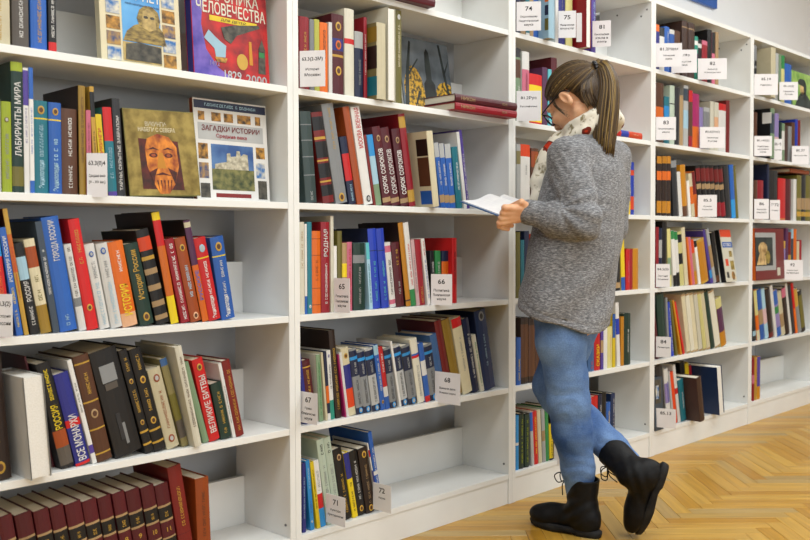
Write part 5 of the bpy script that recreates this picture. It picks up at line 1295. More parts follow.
# hands: palm, four unequal bent fingers, thumb from the side of the palm
def hand(wr, kn, across, inward, sgn, lens=(0.038, 0.042, 0.039, 0.031), thumb_to=None, curl=(0.95, 1.6, 2.2)):
    """wr wrist, kn knuckle centre, across: pinky->index direction, inward: direction the fingers curl"""
    fwd = kn - wr; fwd = fwd / np.linalg.norm(fwd)
    for o_ in (-0.027, -0.009, 0.009, 0.027):
        f.cone(wr + across * o_ * 0.55 + fwd * 0.012, kn + across * o_, 0.0150, 0.0108, 0.006)
    for i_, o_ in enumerate((0.029, 0.0098, -0.0096, -0.0280)):
        p_ = kn + across * o_; L_ = lens[i_]
        for q_, (a_, lf) in enumerate(zip(curl, (1.0, 0.62, 0.5))):
            dr = fwd * math.cos(a_) + inward * math.sin(a_)
            n_ = p_ + dr * L_ * lf; f.cone(p_, n_, (0.0090, 0.0082, 0.0075)[q_], (0.0082, 0.0075, 0.0066)[q_], 0.0012); p_ = n_
    b0 = wr + fwd * 0.022 + across * 0.024
    t1 = b0 + fwd * 0.030 + across * 0.022 + inward * 0.010
    t2 = thumb_to if thumb_to is not None else t1 + fwd * 0.03 + inward * 0.012
    f.cone(wr + fwd * 0.012 + across * 0.008, b0, 0.017, 0.0135, 0.008); f.cone(b0, t1, 0.0135, 0.0105, 0.005); f.cone(t1, t2, 0.0105, 0.0085, 0.003)
parts_vf = []
f.mesh(None); parts_vf.append(f.vf)
lkn = bk(-KW, -0.006, 0.008) - wk * 0.012
acr = nk * 0.92 - wk * 0.10 - vk * 0.25; acr = acr / np.linalg.norm(acr)
f = Field(J['lwr'] - 0.13, J['lwr'] + 0.13, 0.0022)
f.cone(J['lwr'] + (J['lel'] - J['lwr']) * 0.2, J['lwr'], 0.026, 0.023, 0.006)
hand(J['lwr'], lkn, acr, wk * 0.93 - nk * 0.32, 1, thumb_to=bk(-KW + 0.032, 0.026, 0.022))
f.mesh(None); parts_vf.append(f.vf)
rkn = bk(KW, -0.006, 0.008) + wk * 0.012
acr2 = nk * 0.92 + wk * 0.10 - vk * 0.25; acr2 = acr2 / np.linalg.norm(acr2)
f = Field(J['rwr'] - 0.13, J['rwr'] + 0.13, 0.0022)
f.cone(J['rwr'] + (J['rel'] - J['rwr']) * 0.2, J['rwr'], 0.026, 0.023, 0.006)
hand(J['rwr'], rkn, acr2, -wk * 0.93 - nk * 0.32, -1, thumb_to=bk(KW - 0.032, 0.026, 0.022))
f.mesh(None); parts_vf.append(f.vf)
vs, fs, b0 = [], [], 0
for (v_, q_) in parts_vf:
    vs.append(v_); fs.append(q_ + b0); b0 += len(v_)
plink('body', pymesh('body', np.concatenate(vs).tolist(), np.concatenate(fs).tolist()), M_skin)

# --- grey sweater
def knit_mat():
    mt, nt, b = new_mat('heather_knit', '#7a7a7c', 0.9, 0.15)
    b.inputs['Sheen Weight'].default_value = 0.15
    tc = node(nt, 'ShaderNodeTexCoord'); mp = node(nt, 'ShaderNodeMapping'); mp.inputs['Scale'].default_value = (0.55, 0.55, 2.0); mp.inputs['Rotation'].default_value = (0.30, -0.22, 0)
    nt.links.new(tc.outputs['Object'], mp.inputs['Vector'])
    n1 = node(nt, 'ShaderNodeTexNoise'); n1.inputs['Scale'].default_value = 150; n1.inputs['Detail'].default_value = 4; n1.inputs['Roughness'].default_value = 0.7
    n2 = node(nt, 'ShaderNodeTexNoise'); n2.inputs['Scale'].default_value = 9; n2.inputs['Detail'].default_value = 2
    nt.links.new(mp.outputs['Vector'], n1.inputs['Vector']); nt.links.new(mp.outputs['Vector'], n2.inputs['Vector'])
    rp = node(nt, 'ShaderNodeValToRGB')
    e = rp.color_ramp.elements; e[0].position = 0.30; e[0].color = lin('#46474a'); e[1].position = 0.72; e[1].color = lin('#b4b5b8')
    k = e.new(0.5); k.color = lin('#76777a')
    nt.links.new(n1.outputs['Fac'], rp.inputs['Fac'])
    nt.links.new(rp.outputs['Color'], b.inputs['Base Color'])
    bp = node(nt, 'ShaderNodeBump'); bp.inputs['Strength'].default_value = 0.45; bp.inputs['Distance'].default_value = 0.004
    nt.links.new(n1.outputs['Fac'], bp.inputs['Height'])
    nt.links.new(bp.outputs['Normal'], b.inputs['Normal'])
    return mt
M_knit = knit_mat()
f = Field((0.50, -0.78, 0.60), (1.36, 0.06, 1.36), 0.0052)
LEV = [  # height, centre, half width (sideways), half depth
 (0.60, V((0.87253, -0.32006, 0.66120)), 0.185, 0.128), (0.69, V((0.87348, -0.31933, 0.70045)), 0.192, 0.134), (0.79, V((0.88634, -0.31421, 0.79150)), 0.198, 0.138), (0.95, V((0.91918, -0.32674, 0.94564)), 0.198, 0.138),
 (1.09, V((0.94493, -0.33257, 1.08761)), 0.188, 0.130), (1.18, V((0.95641, -0.34027, 1.18007)), 0.180, 0.116), (1.245, V((0.96725, -0.34847, 1.24610)), 0.150, 0.088), (1.285, V((0.97267, -0.35257, 1.27912)), 0.085, 0.066)]
zz = [l[0] for l in LEV]; cx = [l[1][0] for l in LEV]; cy = [l[1][1] for l in LEV]; la = [l[2] for l in LEV]; lbv = [l[3] for l in LEV]
x, y, z = f.pts((slice(None), slice(None), slice(None)))
CX = np.interp(z, zz, cx); CY = np.interp(z, zz, cy); A_ = np.interp(z, zz, la); B_ = np.interp(z, zz, lbv)
u_ = (x - CX) * Lb[0] + (y - CY) * Lb[1]; v_ = (x - CX) * Fb[0] + (y - CY) * Fb[1]
ang_ = np.arctan2(v_ / B_, u_ / A_)
wob = 1 + 0.018 * np.sin(3 * ang_ + z * 9) * np.clip((1.15 - z) * 3, 0, 1) + 0.012 * np.sin(7 * ang_ - z * 14) * np.clip((1.0 - z) * 4, 0, 1)
qq = np.sqrt((u_ / (A_ * wob)) ** 2 + (v_ / (B_ * wob)) ** 2)
dt = ((qq - 1) * np.minimum(A_, B_)).astype(np.float32)
hem = 0.705 + 0.36 * np.clip(v_ + 0.02, -0.14, 0.16) + 0.05 * np.clip(-u_, -0.1, 0.1)
dt = np.maximum(dt, (hem - z)); dt = np.maximum(dt, z - 1.292)
f.d = dt.astype(np.float32)
shell = ((qq - 1) * np.minimum(A_, B_) + 0.016)
inner = np.maximum(shell, z - (hem + 0.05))
f.cone(J['lsh'], J['rsh'], 0.050, 0.050, 0.05)
f.cone(J['neck'] - UPV * 0.03, J['lsh'], 0.055, 0.05, 0.04); f.cone(J['neck'] - UPV * 0.03, J['rsh'], 0.055, 0.05, 0.04)
# sleeves with gathered folds at the elbow
def sleeve(sh, el, wr, s_):
    m1 = sh * 0.5 + el * 0.5
    f.cone(sh, m1, 0.060, 0.062, 0.012); f.cone(m1, el, 0.062, 0.058, 0.010)
    m2 = el * 0.5 + wr * 0.5 - UPV * 0.006
    f.cone(el, m2, 0.058, 0.055, 0.010); f.cone(m2, wr + (el - wr) * 0.10, 0.053, 0.037, 0.015)
    d_ = (wr - el) / np.linalg.norm(wr - el); c_ = wr + d_ * 0.005
    f.cone(c_ - d_ * 0.045, c_, 0.041, 0.040, 0.006)
sleeve(J['lsh'], J['lel'], J['lwr'], 1); sleeve(J['rsh'], J['rel'], J['rwr'], -1)
f.d = np.maximum(f.d, -inner.astype(np.float32))
# neck opening
f.cone  # (collar carved below)
sl = f.sl(J['neck'] - 0.12, J['neck'] + 0.14)
f.carve(sl, f.dcone(J['neck'] - UPV * 0.01, J['neck'] + UPV * 0.12 + Fb * 0.02, 0.068, 0.085, sl), 0.012)
# fold relief around the bent left elbow and armpit
E_ = J['lel']; X_, Y_, Z_ = f.pts((slice(None), slice(None), slice(None)))
r2 = (X_ - E_[0]) ** 2 + (Y_ - E_[1]) ** 2 + (Z_ - E_[2] - 0.01) ** 2
ph = np.arctan2(Z_ - (E_[2] + 0.045), (X_ - E_[0]) * Fb[0] + (Y_ - E_[1]) * Fb[1] - 0.045)
f.d += (0.007 * np.sin(ph * 9.0) * np.exp(-r2 / (2 * 0.062 ** 2))).astype(np.float32)
S_ = J['lsh']; r3 = (X_ - S_[0]) ** 2 + (Y_ - S_[1]) ** 2 + (Z_ - S_[2] + 0.07) ** 2
f.d += (0.0045 * np.sin(((X_ - S_[0]) * 0.5 - (Y_ - S_[1]) * 0.9 + (Z_ - S_[2]) * 0.55) * 170) * np.exp(-r3 / (2 * 0.055 ** 2))).astype(np.float32)
# soft sag folds in the lower body
f.d += (0.004 * np.sin(u_ * 26 + z * 34 + np.sin(v_ * 18)) * np.clip((1.02 - z) * 5, 0, 1)).astype(np.float32)
f.d += (0.0022 * np.exp(-((z - hem - 0.024) / 0.0045) ** 2)).astype(np.float32)                                   # hem stitch line
f.d -= (0.0018 * np.exp(-(u_ / 0.005) ** 2) * (v_ < 0) * (qq < 1.25)).astype(np.float32)                        # back seam
sw = plink('sweater', f.mesh('sweater'), M_knit)
# ribbed hem seam and back seam as raised welts are part of the knit

# --- jeans
def denim_mat():
    mt, nt, b = new_mat('denim', '#4f74a8', 0.85, 0.15)
    tc = node(nt, 'ShaderNodeTexCoord')
    n1 = node(nt, 'ShaderNodeTexNoise'); n1.inputs['Scale'].default_value = 7; n1.inputs['Detail'].default_value = 5
    n2 = node(nt, 'ShaderNodeTexNoise'); n2.inputs['Scale'].default_value = 260; n2.inputs['Detail'].default_value = 2
    nt.links.new(tc.outputs['Object'], n1.inputs['Vector']); nt.links.new(tc.outputs['Object'], n2.inputs['Vector'])
    rp = node(nt, 'ShaderNodeValToRGB'); e = rp.color_ramp.elements
    e[0].position = 0.3; e[0].color = lin('#34538a'); e[1].position = 0.68; e[1].color = lin('#7a9ac6')
    nt.links.new(n1.outputs['Fac'], rp.inputs['Fac'])
    r2_ = node(nt, 'ShaderNodeValToRGB'); r2_.color_ramp.elements[0].position = 0.35; r2_.color_ramp.elements[0].color = (0.8, 0.8, 0.82, 1); r2_.color_ramp.elements[1].position = 0.65
    nt.links.new(n2.outputs['Fac'], r2_.inputs['Fac'])
    mx = node(nt, 'ShaderNodeMix', data_type='RGBA', blend_type='MULTIPLY'); mx.inputs[0].default_value = 1.0
    nt.links.new(rp.outputs['Color'], mx.inputs[6]); nt.links.new(r2_.outputs['Color'], mx.inputs[7])
    nt.links.new(mx.outputs[2], b.inputs['Base Color'])
    mp3 = node(nt, 'ShaderNodeMapping'); mp3.inputs['Scale'].default_value = (8, 8, 30); mp3.inputs['Rotation'].default_value = (0.35, 0.25, 0); nt.links.new(tc.outputs['Object'], mp3.inputs['Vector'])
    n3 = node(nt, 'ShaderNodeTexNoise'); n3.inputs['Scale'].default_value = 1.0; n3.inputs['Detail'].default_value = 3; nt.links.new(mp3.outputs['Vector'], n3.inputs['Vector'])
    sh = node(nt, 'ShaderNodeMath'); sh.operation = 'MULTIPLY_ADD'; sh.inputs[1].default_value = 4.0; nt.links.new(n3.outputs['Fac'], sh.inputs[0]); nt.links.new(n2.outputs['Fac'], sh.inputs[2])
    bp = node(nt, 'ShaderNodeBump'); bp.inputs['Strength'].default_value = 0.30; bp.inputs['Distance'].default_value = 0.003
    nt.links.new(sh.outputs[0], bp.inputs['Height']); nt.links.new(bp.outputs['Normal'], b.inputs['Normal'])
    return mt
M_denim = denim_mat()
f = Field((0.60, -0.70, 0.08), (1.25, 0.02, 0.92), 0.005)
def leg(pts, k=0.02):
    for (a, ra), (b, rb) in zip(pts[:-1], pts[1:]): f.cone(a, b, ra, rb, k)
f.cone(J['lhip'] + UPV * 0.06, J['rhip'] + UPV * 0.06, 0.080, 0.080, 0.03)
f.ell(J['pelvis'] + Fb * 0.01, (0.088, 0.088, 0.08), k=0.03)
leg([(J['lhip'], 0.088), (V((0.80612, -0.34661, 0.62912)), 0.078), (V((0.82402, -0.35563, 0.51237)), 0.066), (V((0.83084, -0.35882, 0.43441)), 0.067), (V((0.84590, -0.36416, 0.33579)), 0.063), (V((0.86815, -0.37061, 0.21584)), 0.052), (V((0.87908, -0.37124, 0.12873)), 0.044)])
leg([(J['rhip'], 0.088), (V((0.94884, -0.27184, 0.60199)), 0.078), (J['rkn'] + UPV * 0.01, 0.063), (V((0.93817, -0.24722, 0.42434)), 0.062), (V((0.95102, -0.34242, 0.34357)), 0.060), (V((0.97730, -0.42947, 0.27246)), 0.050), (J['ran'], 0.042)])
X_, Y_, Z_ = f.pts((slice(None), slice(None), slice(None)))
for c_, amp, wv in ((V((0.78592, -0.38379, 0.44949)), 0.0022, 120), (V((0.94277, -0.45074, 0.28794)), 0.0025, 140), (V((0.82793, -0.39369, 0.22057)), 0.0018, 150), (V((0.75359, -0.34123, 0.67101)), 0.002, 90)):
    r2 = (X_ - c_[0]) ** 2 + (Y_ - c_[1]) ** 2 + (Z_ - c_[2]) ** 2
    f.d += (amp * (np.sin((Z_ - c_[2]) * wv + (X_ - c_[0]) * 75 + 2.2 * np.sin((Y_ - c_[1]) * 52 + (Z_ - c_[2]) * 31)) ** 3) * np.exp(-r2 / (2 * 0.05 ** 2))).astype(np.float32)
jeans = plink('jeans', f.mesh('jeans'), M_denim)

# --- boots
M_boot = mottled('black_boot_leather', '#070708', '#101012', 60, 0.55, 0.22, bump=0.25)
M_sole = mottled('rubber_sole', '#161617', '#272727', 40, 0.7, 0.25, bump=0.2)
M_lace, _, _ = new_mat('boot_lace', '#141414', 0.8, 0.2)
def boot(mat4, shaft_top_world=None, st=None):
    if st is None: st = V(mat4.inverted() @ Vector(shaft_top_world))
    f = Field((-0.12, -0.10, 0.0), (0.30, 0.10, 0.36), 0.0042)
    an = V((0.062, 0, 0.088))
    f.ell((0.046, 0, 0.050), (0.050, 0.039, 0.052), k=0.01)
    f.cone((0.060, 0, 0.060), (0.165, 0, 0.044), 0.043, 0.037, 0.02)
    f.ell((0.198, 0.002, 0.040), (0.058, 0.045, 0.034), k=0.03)
    f.cone((0.055, 0, 0.07), an, 0.045, 0.047, 0.02); f.cone(an, st, 0.046, 0.052, 0.02)
    X_, Y_, Z_ = f.pts((slice(None), slice(None), slice(None)))
    r2 = (X_ - 0.085) ** 2 + (Z_ - 0.09) ** 2
    f.d += (0.0035 * np.sin((Z_ * 0.8 + X_ * 0.55) * 190) * np.exp(-r2 / (2 * 0.04 ** 2))).astype(np.float32)
    # open collar
    ax_ = (st - an) / np.linalg.norm(st - an)
    tt = (X_ - st[0]) * ax_[0] + (Y_ - st[1]) * ax_[1] + (Z_ - st[2]) * ax_[2]
    f.d = np.maximum(f.d, tt.astype(np.float32))
    sl = (slice(None),) * 3
    f.carve(sl, f.dcone(st - ax_ * 0.02, st + ax_ * 0.06, 0.044, 0.046, sl), 0.003)
    f.d = np.maximum(f.d, (0.020 - Z_ + 0 * X_ + 0 * Y_).astype(np.float32))
    root = plink('boot', f.mesh('boot'), M_boot)
    root.matrix_local = Matrix.Translation(-Vector(P0)) @ mat4
    # sole with heel block
    n = 36; ol = []
    for i in range(n):
        a = 2 * math.pi * i / n; cx_ = 0.124 + 0.132 * math.cos(a)
        hw = 0.037 + 0.009 * (0.5 - 0.5 * math.cos(math.pi * min(max((cx_ - 0.07) / 0.1, 0), 1)))
        s_ = math.sin(a); ol.append((cx_, hw * math.copysign(abs(s_) ** 0.72, s_)))
    vs, fs = [], []
    for lv in range(4):
        for (a, b) in ol:
            low = 0.0 if (a < 0.075 or a > 0.13) else 0.008
            spring = 0.006 * max(0, (a - 0.19) / 0.06)
            zt = (low + spring, 0.012 + spring * 0.8, 0.020, 0.0255)[lv]; sc = (0.97, 1.0, 1.0, 0.93)[lv]
            vs.append((0.124 + (a - 0.124) * sc, b * sc, zt))
    for lv in range(3):
        for i in range(n):
            j = (i + 1) % n; fs.append((lv * n + i, lv * n + j, (lv + 1) * n + j, (lv + 1) * n + i))
    fs.append(tuple(range(n))[::-1]); fs.append(tuple(3 * n + i for i in range(n)))
    plink('sole', pymesh('sole', vs, fs), M_sole, root)
    # laces: cross bars up the front, and a bow
    fr = V((1, 0, 0)) - ax_ * ax_[0]; fr = fr / np.linalg.norm(fr)
    items = []
    for q_ in range(5):
        c_ = an + (st - an) * (0.12 + 0.2 * q_); rr = 0.046 + 0.006 * q_ / 5
        pts = []
        for t in np.linspace(-0.6, 0.6, 7):
            pts.append(c_ + fr * (rr + 0.003) * math.cos(t) + V((0, 1, 0)) * (rr + 0.003) * math.sin(t) + ax_ * 0.012 * t * (1 if q_ % 2 else -1))
        items.append((pts, 0.0022, 5))
    kb = an + (st - an) * 0.86 + fr * 0.056
    for sy in (1, -1):
        y1 = V((0, 1, 0)) * sy
        items.append((spline([kb, kb + fr * 0.022 + y1 * 0.012 + ax_ * 0.016, kb + fr * 0.042 + y1 * 0.018 + ax_ * 0.002, kb + fr * 0.030 + y1 * 0.01 - ax_ * 0.02, kb], 16), 0.0019, 5))
        items.append((spline([kb, kb + fr * 0.012 + y1 * 0.014 - ax_ * 0.02, kb + fr * 0.006 + y1 * 0.02 - ax_ * 0.055], 10), 0.0019, 5))
    plink('laces', tubes_mesh('laces', items), M_lace, root)
    return root
def frame(o, fx, up):
    fx = V(fx); fx = fx / np.linalg.norm(fx); up = V(up); up = up - fx * (up @ fx); up = up / np.linalg.norm(up); ly = np.cross(up, fx)
    M = Matrix.Identity(4)
    for i in range(3): M[i][0] = fx[i]; M[i][1] = ly[i]; M[i][2] = up[i]; M[i][3] = o[i]
    return M
heel = V((0.879, -0.443, 0.0)); toe = V((0.864, -0.190, 0.0))
boot(frame(heel, toe - heel, (0, 0, 1)), st=V((0.056, 0, 0.186)))
rt_toe = V((0.99064, -0.53315, 0.00743)); rt_toe[2] = 0.012
rt_heel = V((0.99242, -0.60542, 0.19549))
fx = rt_toe - rt_heel; fx = fx / np.linalg.norm(fx)
sn = V((0.52, -0.78, 0.12))                  # direction the sole faces
M_r = frame(rt_toe - fx * 0.247, fx, -sn)
boot(M_r, V((0.96618, -0.43260, 0.26818)))

# --- scarf
def scarf_mat():
    mt, nt, b = new_mat('floral_scarf', '#d9d2bf', 0.85, 0.15)
    tc = node(nt, 'ShaderNodeTexCoord')
    vo = node(nt, 'ShaderNodeTexVoronoi'); vo.inputs['Scale'].default_value = 17
    nd = node(nt, 'ShaderNodeTexNoise'); nd.inputs['Scale'].default_value = 55; nt.links.new(tc.outputs['Object'], nd.inputs['Vector'])
    wv = node(nt, 'ShaderNodeVectorMath'); wv.operation = 'MULTIPLY_ADD'; wv.inputs[1].default_value = (0.014, 0.014, 0.014)
    nt.links.new(nd.outputs['Color'], wv.inputs[0]); nt.links.new(tc.outputs['Object'], wv.inputs[2])
    nt.links.new(wv.outputs[0], vo.inputs['Vector'])
    rp = node(nt, 'ShaderNodeValToRGB'); rp.color_ramp.interpolation = 'CONSTANT'; e = rp.color_ramp.elements
    e[0].position = 0.0; e[0].color = lin('#b5341d'); e[1].position = 0.40; e[1].color = lin('#dcd6c6')
    k = e.new(0.29); k.color = lin('#6e2a1e')
    nt.links.new(vo.outputs['Distance'], rp.inputs['Fac'])
    sp = node(nt, 'ShaderNodeSeparateColor'); nt.links.new(vo.outputs['Color'], sp.inputs[0])
    gt = node(nt, 'ShaderNodeMath'); gt.operation = 'GREATER_THAN'; gt.inputs[1].default_value = 0.42; nt.links.new(sp.outputs[0], gt.inputs[0])
    n1 = node(nt, 'ShaderNodeTexNoise'); n1.inputs['Scale'].default_value = 45; n1.inputs['Detail'].default_value = 3; nt.links.new(tc.outputs['Object'], n1.inputs['Vector'])
    r2_ = node(nt, 'ShaderNodeValToRGB'); e = r2_.color_ramp.elements; e[0].position = 0.36; e[0].color = lin('#8f8566'); e[1].position = 0.46; e[1].color = lin('#e0dacb')
    nt.links.new(n1.outputs['Fac'], r2_.inputs['Fac'])
    mx = node(nt, 'ShaderNodeMix', data_type='RGBA'); nt.links.new(gt.outputs[0], mx.inputs[0]); nt.links.new(r2_.outputs['Color'], mx.inputs[6]); nt.links.new(rp.outputs['Color'], mx.inputs[7])
    nt.links.new(mx.outputs[2], b.inputs['Base Color'])
    return mt
M_scarf = scarf_mat()
f = Field((0.60, -0.62, 0.98), (1.20, 0.02, 1.45), 0.0045)
NC = J['neck'] + UPV * 0.012
ring = []
for i in range(25):
    a = 2 * math.pi * i / 24
    ring.append(NC + Lb * 0.078 * math.cos(a) + Fb * (0.088 * math.sin(a) + 0.012) + UPV * (0.022 - 0.050 * math.sin(a)))
for a, b in zip(ring[:-1], ring[1:]): f.cone(a, b, 0.026, 0.026, 0.006)
ring2 = [NC + Lb * 0.072 * math.cos(2 * math.pi * i / 24) + Fb * (0.080 * math.sin(2 * math.pi * i / 24) + 0.01) + UPV * (0.058 - 0.045 * math.sin(2 * math.pi * i / 24)) for i in range(25)]
for a, b in zip(ring2[:-1], ring2[1:]): f.cone(a, b, 0.020, 0.020, 0.006)
front = [V((0.91567, -0.26515, 1.29495)), V((0.88066, -0.24579, 1.24754)), V((0.85903, -0.23319, 1.19419)), V((0.84556, -0.22890, 1.14096)), V((0.83496, -0.23469, 1.08765))]
for off, r_ in ((V((0, 0, 0)), 0.027), (V((0.05, 0.012, 0)), 0.026), (V((0.10, 0.015, 0.0)), 0.026)):
    for a, b in zip(front[:-1], front[1:]): f.cone(a + off, b + off, r_, r_ - 0.002, 0.012)
X_, Y_, Z_ = f.pts((slice(None), slice(None), slice(None)))
f.d += (0.0028 * np.sin(Z_ * 85 + X_ * 60 + 1.6 * np.sin(Y_ * 38 + Z_ * 20))).astype(np.float32)
plink('scarf', f.mesh('scarf'), M_scarf)

# --- hair
def hair_mat():
    mt, nt, b = new_mat('brown_hair', '#4a3a24', 0.42, 0.4)
    at = node(nt, 'ShaderNodeAttribute'); at.attribute_name = 'tone'
    rp = node(nt, 'ShaderNodeValToRGB'); e = rp.color_ramp.elements
    e[0].position = 0.0; e[0].color = lin('#2b2017'); e[1].position = 1.0; e[1].color = lin('#9c8148')
    k = e.new(0.45); k.color = lin('#4a3823'); k = e.new(0.75); k.color = lin('#6d5731')
    nt.links.new(at.outputs['Fac'], rp.inputs['Fac']); nt.links.new(rp.outputs['Color'], b.inputs['Base Color'])
    return mt
M_hair = hair_mat()
HE = V((-0.012, 0, 0.034)); HR = V((0.101, 0.081, 0.092))
TIE = V((-0.108, 0.0, 0.043))
EL = ([-180, -140, -112, -95, -70, -40, 0, 40, 70, 95, 112, 140, 180], [-70, -66, -50, -4, -10, 10, 30, 10, -10, -4, -50, -66, -70])
f = Field((-0.14, -0.11, -0.09), (0.11, 0.11, 0.15), 0.0036)
X_, Y_, Z_ = f.pts((slice(None),) * 3)
f.d = f.dell(HE, HR * 0.985, np.eye(3), (slice(None),) * 3).astype(np.float32)
az = np.degrees(np.arctan2(Y_ - HE[1] + 0 * Z_, X_ - HE[0] + 0 * Z_)); el = np.degrees(np.arctan2((Z_ - HE[2]) + 0 * X_ + 0 * Y_, np.sqrt((X_ - HE[0]) ** 2 + (Y_ - HE[1]) ** 2) + 0 * Z_))
f.d = np.maximum(f.d, ((np.interp(az, EL[0], EL[1]) - el) * math.pi / 180 * 0.085).astype(np.float32))
f.ell(TIE + V((0.012, 0, -0.004)), (0.026, 0.022, 0.022), k=0.012)
f.ell((-0.046, 0, -0.040), (0.042, 0.052, 0.050), k=0.02)
f.cone((-0.072, 0, 0.0), (-0.056, 0, -0.075), 0.02, 0.018, 0.02)
HM = Matrix.Translation(-Vector(P0)) @ frame(HC, Fh, Uh)
def tone_attr(me, vals):
    t = me.attributes.new('tone', 'FLOAT', 'POINT'); t.data.foreach_set('value', vals)
hm = f.mesh('hair'); tone_attr(hm, [0.36] * len(hm.vertices))
hair = plink('hair', hm, M_hair); hair.matrix_local = HM
hr = random.Random(11)
def slerp(a, b, t):
    w_ = math.acos(max(-1, min(1, float(a @ b))))
    if w_ < 1e-3: return a
    return (math.sin((1 - t) * w_) * a + math.sin(t * w_) * b) / math.sin(w_)
def strands_mesh(name, lst):
    vs, fs, tn = [], [], []
    for pts, rad, tone in lst:
        v, q_ = tube(pts, rad, 4); b0 = len(vs); vs += v; fs += [tuple(i + b0 for i in w_) for w_ in q_]
        tn += [min(1, max(0, tone + hr.uniform(-0.03, 0.03)))] * len(v)
    me = pymesh(name, vs, fs); tone_attr(me, tn); return me
td = (TIE - HE) / HR; td = td / np.linalg.norm(td)
lst = []
for i in range(640):
    a_ = hr.uniform(-180, 180); e_ = np.interp(a_, EL[0], EL[1]) + (hr.uniform(0, 3) if i % 3 else hr.uniform(0, 35))
    if e_ > 85: e_ = 85
    d0 = V((math.cos(math.radians(a_)) * math.cos(math.radians(e_)), math.sin(math.radians(a_)) * math.cos(math.radians(e_)), math.sin(math.radians(e_))))
    lift = hr.uniform(1.0, 1.035); tone = min(1, max(0, hr.gauss(0.40, 0.22)))
    pts = []
    for t in np.linspace(0, 0.97, 13):
        dd = slerp(d0, td, t); pts.append(HE + HR * dd * (lift * (1 + 0.012 * math.sin(t * 3.1)) if t > 0.02 else 0.985))
    lst.append((pts, [0.0016] + [0.0026] * 11 + [0.0018], tone))
# nape hair swept up to the tie
for i in range(260):
    y_ = hr.uniform(-0.062, 0.062); q_ = 1 - (y_ / 0.066) ** 2
    st_ = V((-0.018 - 0.062 * math.sqrt(max(q_, 0)), y_ * 0.92, -0.094 + 0.022 * abs(y_) / 0.062 + hr.uniform(-0.01, 0.03)))
    md_ = V((-0.030 - 0.074 * math.sqrt(max(q_, 0)), y_ * 1.12, -0.02 + hr.uniform(-0.01, 0.01)))
    m2_ = V((-0.072 - 0.040 * math.sqrt(max(q_, 0)), y_ * 0.72, 0.018))
    lst.append((spline([st_, md_, m2_, TIE + V((0.006, y_ * 0.12, -0.006))], 13), [0.0012] + [0.0026] * 11 + [0.0018], min(1, max(0, hr.gauss(0.34, 0.18)))))
# loose wisps in front of the ear
for i in range(6):
    b0 = V((0.030 + 0.004 * (i % 3), 0.066, 0.044 - 0.004 * (i // 3)))
    lst.append((spline([b0, b0 + V((0.006, 0.010, -0.03)), b0 + V((0.002 - 0.004 * (i % 3), 0.012, -0.06 - 0.004 * i)), b0 + V((-0.012, 0.006, -0.085 - 0.004 * i))], 9), [0.0014] * 5 + [0.001, 0.0008, 0.0006, 0.0004], hr.uniform(0.2, 0.55)))
sm = plink('hair_strands', strands_mesh('hair_strands', lst), M_hair); sm.matrix_local = HM; sm['kind'] = 'stuff'
# ponytail
TW = hl(*TIE)
chain = [TW, V((0.97339, -0.38569, 1.52108)), V((0.96496, -0.41570, 1.45462)), V((0.94968, -0.41811, 1.36890)), V((0.93668, -0.41539, 1.29077)), V((0.93182, -0.41308, 1.22946))]
rad = [0.014, 0.025, 0.034, 0.040, 0.041, 0.034]
f = Field((0.75, -0.75, 1.12), (1.25, -0.15, 1.58), 0.0045)
for (a, b, ra, rb) in zip(chain[:-1], chain[1:], rad[:-1], rad[1:]): f.cone(a, b, ra * 0.86, rb * 0.86, 0.01)
pmh = f.mesh('ponytail'); tone_attr(pmh, [0.2] * len(pmh.vertices))
pony = plink('ponytail', pmh, M_hair)
lst = []
cs = spline(chain, 16); rs = np.interp(np.linspace(0, 5, 16), range(6), rad)
for i in range(330):
    a_ = hr.uniform(0, 2 * math.pi); rr_ = 0.78 + 0.28 * hr.random(); ln = hr.uniform(0.86, 1.06); tw = hr.uniform(-0.3, 0.3)
    pts = []
    for k_ in range(16):
        t = V(cs[min(k_ + 1, 15)]) - V(cs[max(k_ - 1, 0)]); t = t / np.linalg.norm(t)
        n1 = np.cross(t, fh); n1 = n1 / np.linalg.norm(n1); n2 = np.cross(t, n1)
        rr2 = rs[k_] * rr_ * (1.0 if k_ < 14 else 1.1)
        c_ = V(cs[k_]) + (V(cs[15]) - V(cs[14])) * (ln - 1) * (k_ / 15.0) * 6
        pts.append(c_ + n1 * rr2 * math.cos(a_ + tw * k_ / 15) + n2 * rr2 * math.sin(a_ + tw * k_ / 15))
    lst.append((pts, [0.0022] * 12 + [0.002, 0.0017, 0.0013, 0.0006], min(1, max(0, hr.gauss(0.60, 0.24)))))
ps = plink('ponytail_strands', strands_mesh('ponytail_strands', lst), M_hair); ps['kind'] = 'stuff'
# hair tie: a ring of dark beads
M_tie, _, _ = new_mat('hair_tie', '#15161c', 0.25, 0.6)
bm = bmesh.new()
tn_ = V(chain[1]) - TW; tn_ = tn_ / np.linalg.norm(tn_); n1 = np.cross(tn_, UPV); n1 /= np.linalg.norm(n1); n2 = np.cross(tn_, n1)
for i in range(12):
    a = 2 * math.pi * i / 12
    g = bmesh.ops.create_icosphere(bm, subdivisions=2, radius=0.0075)['verts']
    bmesh.ops.translate(bm, verts=g, vec=Vector(TW + tn_ * 0.006 + (n1 * math.cos(a) + n2 * math.sin(a)) * 0.019))
me = bpy.data.meshes.new('hair_tie'); bm.to_mesh(me); bm.free()
plink('hair_tie', me, M_tie)

